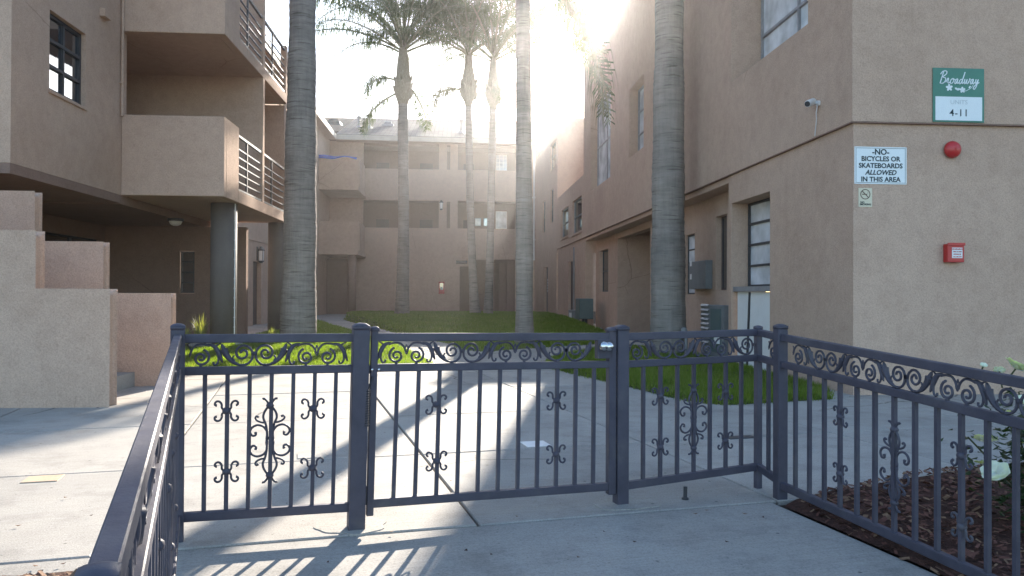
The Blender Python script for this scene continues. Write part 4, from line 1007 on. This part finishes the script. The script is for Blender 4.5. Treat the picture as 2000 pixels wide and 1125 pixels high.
# electrical box, louvred cabinet, niche
r0, r1 = onu(1357.5, 565, UD), onu(1380, 510, UD - .12)
eb = bthing('meter_box', 'dark grey electrical box beside the tall paned window', 'meter box', UD, r1.y)
part('body', BX(UD - .14, UD - .001, r1.y, r0.y - .02, r0.z, onu(1369, 511, UD).z), 'cabinet', eb, bevel=.008)
for zz in (.25, .7):
    part('label_plate', BX(UD - .146, UD - .142, r0.y - .22, r0.y - .12, r0.z + .05 + zz * .6, r0.z + .16 + zz * .6), 'white_paint', eb)
u2 = UD - .3; a, b_ = onu(1412, 600, u2).y, onu(1369, 600, u2).y
lc = bthing('utility_cabinet', 'grey green louvred utility cabinet standing against the recessed wall', 'cabinet', u2, a)
ztop = onu(1390, 596, u2).z
part('body', BX(u2, UD - .002, a, b_, -.02, ztop), 'cabinet', lc, bevel=.01)
part('side_panel', BX(u2 - .012, u2 - .001, a + .1, a + (b_ - a) * .52, .12, ztop - .06), 'teal', lc)
for i in range(9): part('louvre', MB().hexa([(u2 - .03, a + (b_ - a) * .60, .25 + i * .085), (u2 - .002, a + (b_ - a) * .60, .28 + i * .085), (u2 - .002, b_ - .05, .28 + i * .085), (u2 - .03, b_ - .05, .25 + i * .085), (u2 - .03, a + (b_ - a) * .60, .262 + i * .085), (u2 - .002, a + (b_ - a) * .60, .292 + i * .085), (u2 - .002, b_ - .05, .292 + i * .085), (u2 - .03, b_ - .05, .262 + i * .085)]), 'metal_grey', lc)
part('valve', BX(u2 - .06, u2 - .013, a + .12, a + .3, .28, .42), 'white_paint', lc)
bf = onu(1340, 640, 4.1)
hb = bthing('backflow_valve', 'small grey backflow valve pipe standing at the palm foot', 'valve', 4.1, bf.y)
part('pipe', MB().tube([(4.1, bf.y, -.02), (4.1, bf.y, .38), (4.1, bf.y + .08, .46), (4.1, bf.y + .25, .46), (4.1, bf.y + .33, .38), (4.1, bf.y + .33, -.02)], .028, 8), 'cabinet', hb, smooth=True)
part('bonnet', MB().lathe([(.06, .40), (.065, .48), (.05, .54), (.02, .56)], 12, (4.1, bf.y + .12, 0)), 'cabinet', hb, smooth=True)
# far fittings along the low wing
c = onu(1137, 607, 4.25)
ub = bthing('utility_box', 'teal utility box with conduit at the foot of the low wing', 'utility box', 4.25, c.y)
part('body', BX(4.1, UR + .03, c.y - .35, c.y + .5, .32, 1.0), 'teal', ub, bevel=.02); part('leg', BX(4.3, 4.4, c.y - .2, c.y - .1, -.02, .32), 'dark', ub); part('leg', BX(4.3, 4.4, c.y + .25, c.y + .35, -.02, .32), 'dark', ub)
c = onu(1115, 612, 4.3)
wb = bthing('meter_box', 'small white and grey meter box beside the low wing door', 'meter box', 4.3, c.y)
part('body', BX(4.28, UR + .03, c.y - .4, c.y + .5, -.02, .55), 'cabinet', wb, bevel=.02); part('face', BX(4.265, 4.279, c.y - .3, c.y + .2, .15, .45), 'white_paint', wb)
part('riser', MB().tube([(4.45, c.y + .3, .55), (4.45, c.y + .3, 2.9)], .03, 8), 'metal_grey', wb)
c = onu(1060, 613, 3.9)
dg = bthing('downspout_elbow', 'loose pale downspout elbow lying on the far lawn', 'pipe', 3.9, c.y, .06)
part('pipe', MB().tube([(3.7, c.y, .08), (3.95, c.y + .1, .22), (4.1, c.y + .3, .2)], .07, 8), 'white_paint', dg)
# lamp by the entry
c = onu(1260, 530, UD + 1.3)
el = bthing('wall_lamp', 'small pale lamp hanging in the dark entry recess', 'lamp', UD + 1.2, d0 + .9, 2.0)
part('shade', BX(UD + 1.1, UD + 1.3, d0 + .8, d0 + 1.0, 1.75, 1.88), 'lamp_glass', el, bevel=.02); part('rod', MB().tube([(UD + 1.2, d0 + .9, 1.88), (UD + 1.2, d0 + .9, 2.95)], .015, 6), 'metal_grey', el)
# downspout of the far building
c = onv(1043, 400, BBv - .12)
dsp = bthing('downspout', 'tall white downspout at the inner corner of the far range', 'downspout', c.x, BBv - .12, 3.1)
part('pipe', MB().tube([(c.x, BBv - .12, 3.05), (c.x, BBv - .12, 9.0), (c.x, BBv - .35, 9.25)], .055, 8), 'white_paint', dsp)
for z in (4.2, 6.6): part('strap', BX(c.x - .09, c.x + .09, BBv - .18, BBv - .002, z, z + .05), 'white_paint', dsp)
# lanterns
def lantern(u, v, z, s, du, dv, label):
    o = bthing('wall_lantern', label, 'lantern', u, v, z)
    part('backplate', BX(u - (.06 * s if dv else 0), u + (.06 * s if dv else .02), v - (.02 if dv else .06 * s), v + (0 if dv else .06 * s), z - .2 * s, z + .25 * s), 'dark', o)
    cu, cv = u + du * .13 * s, v + dv * .13 * s
    part('glass', MB().lathe([(.075 * s, z - .2 * s), (.09 * s, z + .12 * s)], 8, (cu, cv, 0)), 'lamp_glass', o)
    part('roof', MB().lathe([(.12 * s, z + .12 * s), (.11 * s, z + .15 * s), (.03 * s, z + .26 * s)], 8, (cu, cv, 0)), 'dark', o)
    part('base', MB().lathe([(.04 * s, z - .28 * s), (.09 * s, z - .22 * s), (.09 * s, z - .2 * s)], 8, (cu, cv, 0)), 'dark', o)
    fr = MB()
    for i in range(4):
        a = math.pi / 4 + i * math.pi / 2; fr.tube([(cu + .08 * s * math.cos(a), cv + .08 * s * math.sin(a), z - .21 * s), (cu + .096 * s * math.cos(a), cv + .096 * s * math.sin(a), z + .13 * s)], .009 * s, 4)
    part('cage', fr, 'dark', o); return o
c = onv(862, 401, BBv); lantern(c.x, BBv, c.z, 1.05, 0, -1, 'dark framed wall lantern with pale glass on the gallery pier')
c = onu(502, 497, WU); lantern(WU, c.y, c.z, 1.1, 1, 0, 'dark framed wall lantern with pale glass seen between the round columns')
# fire extinguisher cabinet
c = onv(862.5, 562, BBv)
fx = bthing('extinguisher_cabinet', 'red fire extinguisher cabinet on the far ground floor wall', 'extinguisher', c.x, BBv, c.z)
part('box', BX(c.x - .16, c.x + .16, BBv - .18, BBv - .002, c.z - .34, c.z + .34), 'red', fx, bevel=.01)
part('window', BX(c.x - .10, c.x + .10, BBv - .19, BBv - .182, c.z - .05, c.z + .26), 'glass', fx); part('label_plate', BX(c.x - .05, c.x + .08, BBv - .2, BBv - .192, c.z - .12, c.z + .06), 'white_paint', fx)
c = onv(902, 512, BBv); sgn = bthing('sign', 'dark narrow plaque over the ground floor passage', 'sign', c.x, BBv, c.z)
part('board', BX(c.x - .32, c.x + .32, BBv - .04, BBv - .002, c.z - .09, c.z + .09), 'dark', sgn)
# blue cloth over the upper corner balcony
zt = zx(700, 306, vC); ct = MB(); n = 14
x0, x1 = onv(620, 300, vC).x, onv(697, 300, vC).x
rows = [(-.02, -.30), (-.045, -.12), (-.03, .03), (.07, .07), (.17, .03), (.19, -.2)]
for j, (dv, dz) in enumerate(rows):
    for i in range(n + 1):
        t = i / n
        ct.v.append((x0 + (x1 - x0) * t, vC + dv - .02 * math.sin(9 * t + j), zt + dz * .5 * (1 - .5 * t + .25 * math.sin(7 * t)) + .03 * math.sin(11 * t) - .05 * t + .03))
for j in range(len(rows) - 1):
    for i in range(n): a = j * (n + 1) + i; ct.f.append((a, a + 1, a + n + 2, a + n + 1))
cl = bthing('cloth', 'bright blue cloth draped over the upper corner balcony parapet', 'cloth', x0, vC, zt)
part('drape', ct, 'blue', cl, smooth=True)
# timber gate leaf by the left wing
wg = onv(617, 590, 36.5)
tg = bthing('timber_gate', 'small pale timber gate leaf at the corner passage beside the palm', 'gate', wg.x - 1.4, 36.5)
for i in range(9): part('board', BX(wg.x - 1.4 + i * .16, wg.x - 1.26 + i * .16, 36.5, 36.53, .1, 1.85), 'wood', tg)
for z in (.35, 1.5): part('ledge', BX(wg.x - 1.4, wg.x + .02, 36.47, 36.498, z, z + .12), 'wood', tg)

# ------------------------------------------------------------------ roof vents
def on_roof(x, y):
    d = toUV(ray(x, y)); k = (RZ - EZ) / (RV - EV)
    o = Vector((0, 0, HC)); t = (EZ + .05 - HC - k * EV) / (d.z - k * d.y); return o + d * t
def vent_pipe(x, yb, yt, label, tee=False):
    b = on_roof(x, yb); top = onv(x, yt, b.y)
    o = bthing('vent_pipe', label, 'vent', b.x, b.y, b.z)
    part('pipe', MB().tube([(b.x, b.y, b.z - .1), (b.x, b.y, top.z)], .07, 8), 'metal_grey', o)
    part('flashing', MB().lathe([(.28, b.z - .12), (.12, b.z + .08)], 10, (b.x, b.y, 0)), 'metal_grey', o)
    part('cap', MB().lathe([(.10, top.z - .1), (.16, top.z - .02), (.05, top.z + .06)], 10, (b.x, b.y, 0)), 'metal_grey', o)
    if tee: part('arm', MB().tube([(b.x - .05, b.y, top.z - .25), (b.x + .18, b.y, top.z - .05)], .05, 6), 'metal_grey', o)
vent_pipe(701, 249, 228, 'short capped vent pipe beside the louvred roof dome')
vent_pipe(722, 250, 224, 'taller vent pipe with a side arm on the shingled roof', True)
vent_pipe(901, 258, 234, 'thin lone vent pipe with flashing on the shingled roof behind a palm')
def low_vent(x, y, label):
    b = on_roof(x, y); o = bthing('roof_vent', label, 'vent', b.x, b.y, b.z)
    part('hood', BX(b.x - .22, b.x + .22, b.y - .15, b.y + .25, b.z + .06, b.z + .24), 'metal_grey', o, bevel=.05); part('flashing', BX(b.x - .35, b.x + .35, b.y - .3, b.y + .35, b.z - .15, b.z + .05), 'metal_grey', o)
low_vent(758, 245, 'low square roof vent right of the two vent pipes'); low_vent(830, 249, 'small low roof vent alone on the middle of the shingled roof')
b = on_roof(652, 244); o = bthing('roof_vent', 'half round louvred dormer vent at the left end of the roof', 'vent', b.x, b.y, b.z)
dm = MB(); n = 14; R = .42
pts = [(b.x + R * math.cos(math.pi * i / n), R * .9 * math.sin(math.pi * i / n)) for i in range(n + 1)]
for i in range(n):
    dm.quad((pts[i][0], b.y - .1, b.z + pts[i][1]), (pts[i + 1][0], b.y - .1, b.z + pts[i + 1][1]), (pts[i + 1][0], b.y + 1.1, b.z + .15 + pts[i + 1][1] * .6), (pts[i][0], b.y + 1.1, b.z + .15 + pts[i][1] * .6))
dm.quad(*[(x, b.y - .06, b.z + z) for x, z in pts])
part('hood', dm, 'metal_grey', o)
for i in range(4): hw = R * math.cos(math.asin(min(.98, (i + .5) / 4.6))); part('louvre', BX(b.x - hw, b.x + hw, b.y - .13, b.y - .065, b.z + .03 + i * .085, b.z + .055 + i * .085), 'dark', o)

# ------------------------------------------------------------------ palms
def frond_mesh(elev, L, droop, seed, hang):
    r_ = random.Random(seed); b = MB(); n = 22
    pts = []; p = Vector((0, 0, 0)); a = rad(elev); ds = L / n
    for i in range(n + 1):
        pts.append(p.copy()); t = i / n
        p = p + Vector((math.cos(a), 0, math.sin(a))) * ds
        a -= rad(droop) / n * (.35 + 1.5 * t)
        a = max(a, rad(-88))
    b.tube(pts, [.055 * (1 - i / n) ** .8 + .008 for i in range(n + 1)], 5)
    nb = len(b.f)
    nl = 100
    for k in range(nl):
        t = .17 + .83 * (k + .5) / nl; x = t * n; i = min(int(x), n - 1); q = pts[i].lerp(pts[i + 1], x - i)
        tan = (pts[i + 1] - pts[i]).normalized()
        Lf = 1.12 * math.sin(math.pi * min(1, (t - .10) / .98)) ** .5 * (1 - .35 * t) + .12
        for s in (-1, 1):
            up = Vector((0, 1, 0)).cross(tan) * -1
            ang = r_.uniform(-.55, .75)
            d = (Vector((0, s, 0)) * math.cos(ang) + up * math.sin(ang) + tan * r_.uniform(.35, .75)).normalized()
            l1 = Lf * r_.uniform(.8, 1.15)
            m1 = q + d * l1 * .45
            d2 = (d * (1 - hang) + Vector((0, 0, -1)) * hang * r_.uniform(.8, 1.3)).normalized()
            m2 = m1 + d2 * l1 * .6
            wv_ = tan * (.016 + .006 * r_.random())
            b.quad(q - wv_ * .5, q + wv_ * .5, m1 + wv_, m1 - wv_); b.quad(m1 - wv_, m1 + wv_, m2)
    me = bpy.data.meshes.new('frond'); me.from_pydata([tuple(v) for v in b.v], [], b.f)
    me.materials.append(M['petiole']); me.materials.append(M['frond'])
    mi = [0] * nb + [1] * (len(b.f) - nb); me.polygons.foreach_set('material_index', mi)
    return me
FR = {}
for e, L, dr in ((80, 5.6, 135), (66, 6.2, 115), (52, 6.4, 98), (40, 6.4, 84), (28, 6.0, 62)):
    for s in (0, 1): FR[e, s] = frond_mesh(e, L, dr, e + s * 100 + 5, .78)
FR['hh', 0] = frond_mesh(-50, 4.2, 38, 79, .8); FR['h', 0] = frond_mesh(-25, 3.0, 60, 77, .75); FR['h', 1] = frond_mesh(15, 2.6, 150, 78, .75)
dry = FR['h', 1].copy(); dry.materials.clear(); dry.materials.append(M['petiole']); dry.materials.append(M['frond_dry']); FR['d', 0] = dry
def palm(path, label, crown_z=None, nf=24, seed=1, extra=(), scale=1., boot=1., group=None):
    """path: list of (x, y, z, radius) world; crown at the last point"""
    r_ = random.Random(seed); base = Vector(path[0][:3])
    o = thing('palm_tree', label, 'palm tree', base, 0, group)
    b = MB(); pts = []; rr = []
    P = [Vector(p[:3]) - base for p in path]; k = len(P)
    tot = sum((P[i + 1] - P[i]).length for i in range(k - 1)); n = max(60, int(tot / .06)); n = min(n, 190)
    for i in range(n + 1):
        t = i / n * (k - 1); j = min(int(t), k - 2); f = t - j
        a_, b_, c_, d_ = P[max(j - 1, 0)], P[j], P[j + 1], P[min(j + 2, k - 1)]
        p = .5 * ((2 * b_) + (c_ - a_) * f + (2 * a_ - 5 * b_ + 4 * c_ - d_) * f * f + (3 * b_ - a_ - 3 * c_ + d_) * f ** 3)
        r0 = path[j][3] * (1 - f) + path[j + 1][3] * f
        pts.append(p); rr.append(r0 * (1 + .012 * math.sin(i * 1.9) + .016 * r_.uniform(-1, 1) + .022 * math.sin(i * .21 + seed) + .018 * math.sin(i * .083 + seed * 2)))
    b.tube(pts, rr, 20)
    lpart('trunk', b, 'bark', o, smooth=True)
    T = P[-1]; R = path[-1][3]; s = scale
    prof = [(R * .98, -.35 * s), (R * 1.25, -.1 * s), (R * 1.75 * boot, .25 * s), (R * 1.8 * boot, .6 * s), (R * 1.45 * boot, 1.2 * s), (R * 1.25, 1.9 * s), (R * .8, 2.7 * s), (R * .3, 3.3 * s)]
    lpart('crownshaft', MB().lathe(prof, 18, T), 'boot', o, smooth=True)
    for i in range(16):     # old leaf bases round the crown
        a = i * 2.4; z = .05 * s + i * .055 * s; rr_ = R * 1.5 * boot
        p0 = T + Vector((math.cos(a) * rr_ * .8, math.sin(a) * rr_ * .8, z)); p1 = T + Vector((math.cos(a) * (rr_ + .14 * s), math.sin(a) * (rr_ + .14 * s), z + .42 * s))
        lpart('leaf_base', MB().tube([p0, p0.lerp(p1, .5), p1], [.12 * s, .10 * s, .03 * s], 5), 'boot', o)
    es = [80, 66, 52, 40, 28]
    for i in range(nf):
        t = i / nf; e = es[min(4, int(t * 5))]
        a = i * 2.39996 + seed
        hz = (3.3 - .9 * t) * s
        fo = link('frond', FR[e, i % 2], o, T + Vector((math.cos(a) * R * .6, math.sin(a) * R * .6, hz)))
        fo.rotation_euler = (r_.uniform(-.25, .25), r_.uniform(-.12, .12), a); sc = s * r_.uniform(.85, 1.1); fo.scale = (sc, sc, sc)
    for (kind, a, hz, sc) in extra:
        fo = link('frond', FR[kind], o, T + Vector((math.cos(a) * R * .9, math.sin(a) * R * .9, hz * s))); fo.rotation_euler = (0, 0, a); fo.scale = (sc, sc, sc)
    return o
def trunk_path(pts, Y, rm=1.):      # silhouette points (x, y, half width in photo pixels) at a depth
    out = []
    for x, y, hw in pts:
        q = aty(x, y, Y); out.append((q.x, q.y, q.z, hw * Y / F * rm))
    return out
def foot(x, Y, z, hw): q = aty(x, 600, Y); return (q.x, Y, z, hw * Y / F)
# near left palm on the lawn
pth = [foot(583, 16.9, .05, 37)] + trunk_path([(583, 600, 33), (586, 480, 31.5), (587, 330, 31), (589, 200, 27.5), (590, 100, 26.5), (591, 0, 25.5)], 16.9)
pth += [(pth[-1][0] + .02, 16.9, 9.5, .27), (pth[-1][0] + .04, 16.9, 13.2, .25)]
palm(pth, 'thick smooth grey palm trunk on the lawn in front of the left balconies', nf=20, seed=3)
# right palm close to the building
pth = [foot(1305, 14.3, .02, 37)] + trunk_path([(1305, 640, 33.5), (1305, 500, 33), (1305, 380, 31.5), (1306, 200, 29.5), (1307, 60, 28)], 14.3)
pth += [(pth[-1][0], 14.3, 9.5, .26), (pth[-1][0] - .02, 14.3, 12.6, .25)]
palm(pth, 'thick grey palm trunk standing close to the right hand building wall', nf=20, seed=9)
# middle palm
pth = [foot(1025, 16.9, .04, 21)] + trunk_path([(1024, 620, 17.5), (1024, 500, 17), (1023, 300, 15.5), (1022, 100, 14.5), (1021, 0, 14)], 16.9)
pth += [(pth[-1][0], 16.9, 8.0, .158), (pth[-1][0], 16.9, 8.5, .155)]
palm(pth, 'slender straight palm in mid court crossing the far roofline without a visible crown', nf=16, seed=5, scale=.85, extra=((('hh', 0), rad(-3), .1, 1.0), (('hh', 0), rad(14), .5, 1.0), (('hh', 0), rad(-22), .6, .9)))
# three palms before the far building
Yp = 32.0
pth = [foot(785, Yp, .2, 17)] + trunk_path([(786, 580, 13), (788, 480, 11), (788, 380, 10.5), (787, 260, 10), (787, 193, 9.5)], Yp)
palm(pth, 'stout palm with full drooping crown before the far gallery', nf=30, seed=2, boot=1.0, scale=.8, extra=((('h', 0), rad(175), .35, .8), (('h', 1), rad(200), .9, .8), (('h', 0), rad(60), .9, .8),))
pth = [foot(929, Yp + .6, .2, 12)] + trunk_path([(925, 570, 8.5), (920, 450, 7.5), (917, 330, 7), (915, 196, 6.6)], Yp + .6)
palm(pth, 'thin leaning palm with round bulge under its crown before the far passage', nf=24, seed=12, boot=1.35, scale=.78, extra=((('d', 0), rad(185), .5, .8),))
pth = [foot(953, Yp + .2, .2, 11)] + trunk_path([(955, 570, 8), (958, 450, 7.2), (961, 300, 7), (963, 203, 6.6)], Yp + .2)
palm(pth, 'thin upright palm leaning slightly towards the right hand wing', nf=22, seed=21, boot=1.2, scale=.74, extra=((('h', 0), rad(-70), 1.1, .6),))

# ------------------------------------------------------------------ grass tufts, stones, rose bush
def tuft(x, Y, z, hgt, seed, label, n=90):
    r_ = random.Random(seed); c = aty(x, 640, Y); c.z = z; o = thing('ornamental_grass', label, 'plant', c)
    b = MB()
    for i in range(n):
        a = r_.uniform(0, 2 * math.pi); l = hgt * r_.uniform(.6, 1.15); ou = r_.uniform(.1, .9)
        d = Vector((math.cos(a), math.sin(a), 0)); s_ = d.cross(Vector((0, 0, 1))) * .006
        p0 = d * .04; p1 = p0 + d * l * .25 * ou + Vector((0, 0, l * .6)); p2 = p1 + d * l * .4 * ou + Vector((0, 0, l * (.45 - .55 * ou)))
        b.quad(p0 - s_, p0 + s_, p1 + s_, p1 - s_); b.quad(p1 - s_, p1 + s_, p2)
    f = lpart('blades', b, 'tuft', o); f['kind'] = 'stuff'
    lpart('root_clump', MB().lathe([(.09, -.03), (.07, .06), (.02, .1)], 8), 'soil', o)
tuft(361, 14.6, .10, .46, 1, 'small sunlit spiky grass tuft right behind the fence corner')
tuft(391, 15.25, .12, .62, 2, 'larger spiky grass tuft in the bed before the near round column', 130)
tuft(532, 16.6, .15, .26, 4, 'low bright grass tuft at the foot of the thick left palm', 60)
for i, x in enumerate((374, 382, 390, 399, 408, 467, 476)):
    c = aty(x, 655, 15.0); c.z = .11; b = MB(); r = .06 + .02 * (i % 3)
    b.lathe([(r * .6, -.03), (r, .0), (r * .8, r * .5), (r * .25, r * .7)], 7)
    tag(link('edging_stone', b.mesh('edging_stone', M['stone'], smooth=True), None, c, i), 'fist sized grey edging stone along the planting bed', 'stone', 'stones edging the planting bed')
def rose_bush():
    c = ong(1990, 985); c = Vector((2.56, 3.72, .03))
    o = thing('rose_bush', 'leafy white rose bush growing from the bark bed behind the right fence', 'rose bush', c)
    r_ = random.Random(4); tips = []
    sb = MB()
    for i in range(16):
        a = r_.uniform(0, 6.28); h = r_.uniform(.40, .70); ou = r_.uniform(.1, .34)
        p = [Vector((0, 0, 0)), Vector((math.cos(a) * ou * .4, math.sin(a) * ou * .4, h * .5)), Vector((math.cos(a) * ou, math.sin(a) * ou, h))]
        sb.tube(p, [.009, .007, .004], 5); tips.append(p)
    lpart('stems', sb, 'stem', o)
    lb = MB()
    for i in range(1700):
        p = r_.choice(tips); t = r_.uniform(.15, 1.0)
        q = p[0].lerp(p[1], t * 2) if t < .5 else p[1].lerp(p[2], t * 2 - 1)
        q = q + Vector((r_.gauss(0, .085), r_.gauss(0, .085), r_.gauss(0, .06)))
        a, e = r_.uniform(0, 6.28), r_.uniform(-.7, .6); d = Vector((math.cos(a) * math.cos(e), math.sin(a) * math.cos(e), math.sin(e))); s_ = d.cross(Vector((0, 0, 1))).normalized(); L = r_.uniform(.035, .062)
        u_ = s_.cross(d)
        lb.quad(q, q + d * L * .5 + s_ * L * .32 - u_ * .004, q + d * L, q + d * L * .5 - s_ * L * .32 - u_ * .004)
    f = lpart('foliage', lb, 'rose_leaf', o); f['kind'] = 'stuff'
    def flower(P, R, k):
        b = MB()
        for ring_, (nn, tilt, ln) in enumerate(((6, .75, 1.), (5, 1.05, .9), (4, 1.25, .75), (3, 1.45, .6))):
            for i in range(nn):
                a = 2 * math.pi * i / nn + ring_ * .7 + k; d = Vector((math.cos(a), math.sin(a), 0)); s_ = Vector((-math.sin(a), math.cos(a), 0))
                rows_ = []
                for t in (0, .4, .8, 1.):
                    el = tilt * (1 - .55 * t); rad_ = R * ln * t
                    c_ = d * rad_ * math.cos(el) + Vector((0, 0, rad_ * math.sin(el) - R * .1))
                    wd = R * ln * (.25 + .55 * math.sin(math.pi * min(.85, t * .7 + .15)))
                    rows_.append([c_ + s_ * wd * j + Vector((0, 0, .12 * R * abs(j))) for j in (-1, 0, 1)])
                for i2 in range(3):
                    for j2 in range(2): b.quad(rows_[i2][j2], rows_[i2][j2 + 1], rows_[i2 + 1][j2 + 1], rows_[i2 + 1][j2])
        fl_ = lpart('flower', b, 'petal', o, smooth=True, loc=P - c); fl_.rotation_euler = (r_.uniform(.2, .8), r_.uniform(-.4, .4), k)
        sp = MB().tube([Vector((0, 0, -R * .1)), Vector((-.01, 0, -.09))], .004, 5); lpart('stalk', sp, 'stem', fl_)
    for x, y, Y, R in ((1985, 719, 3.62, .062), (1952, 725, 3.60, .026), (1921, 714, 3.7, .017), (1946, 925, 3.45, .060), (1925, 862, 3.6, .05), (1916, 905, 3.62, .03), (1962, 818, 3.75, .055), (2010, 790, 3.6, .06), (1990, 870, 3.9, .03), (2020, 900, 3.5, .05)):
        flower(aty(x, y, Y), R, x * .7)
rose_bush()

# ------------------------------------------------------------------ sunlit morning air
HZ = .0011
hm, hnt, hb_ = newmat('haze'); hnt.nodes.remove(hb_)
pv = N(hnt, "ShaderNodeVolumePrincipled"); pv.inputs["Density"].default_value = HZ; pv.inputs["Color"].default_value = (.95, .94, .95, 1); pv.inputs["Anisotropy"].default_value = .86
hnt.links.new(pv.outputs[0], hnt.nodes["Material Output"].inputs["Volume"])
tag(link('haze', BX(-60, 60, -25, 75, -1.2, 19).mesh('haze', hm)), 'thin bright morning haze filling the whole courtyard', 'haze', kind='stuff')
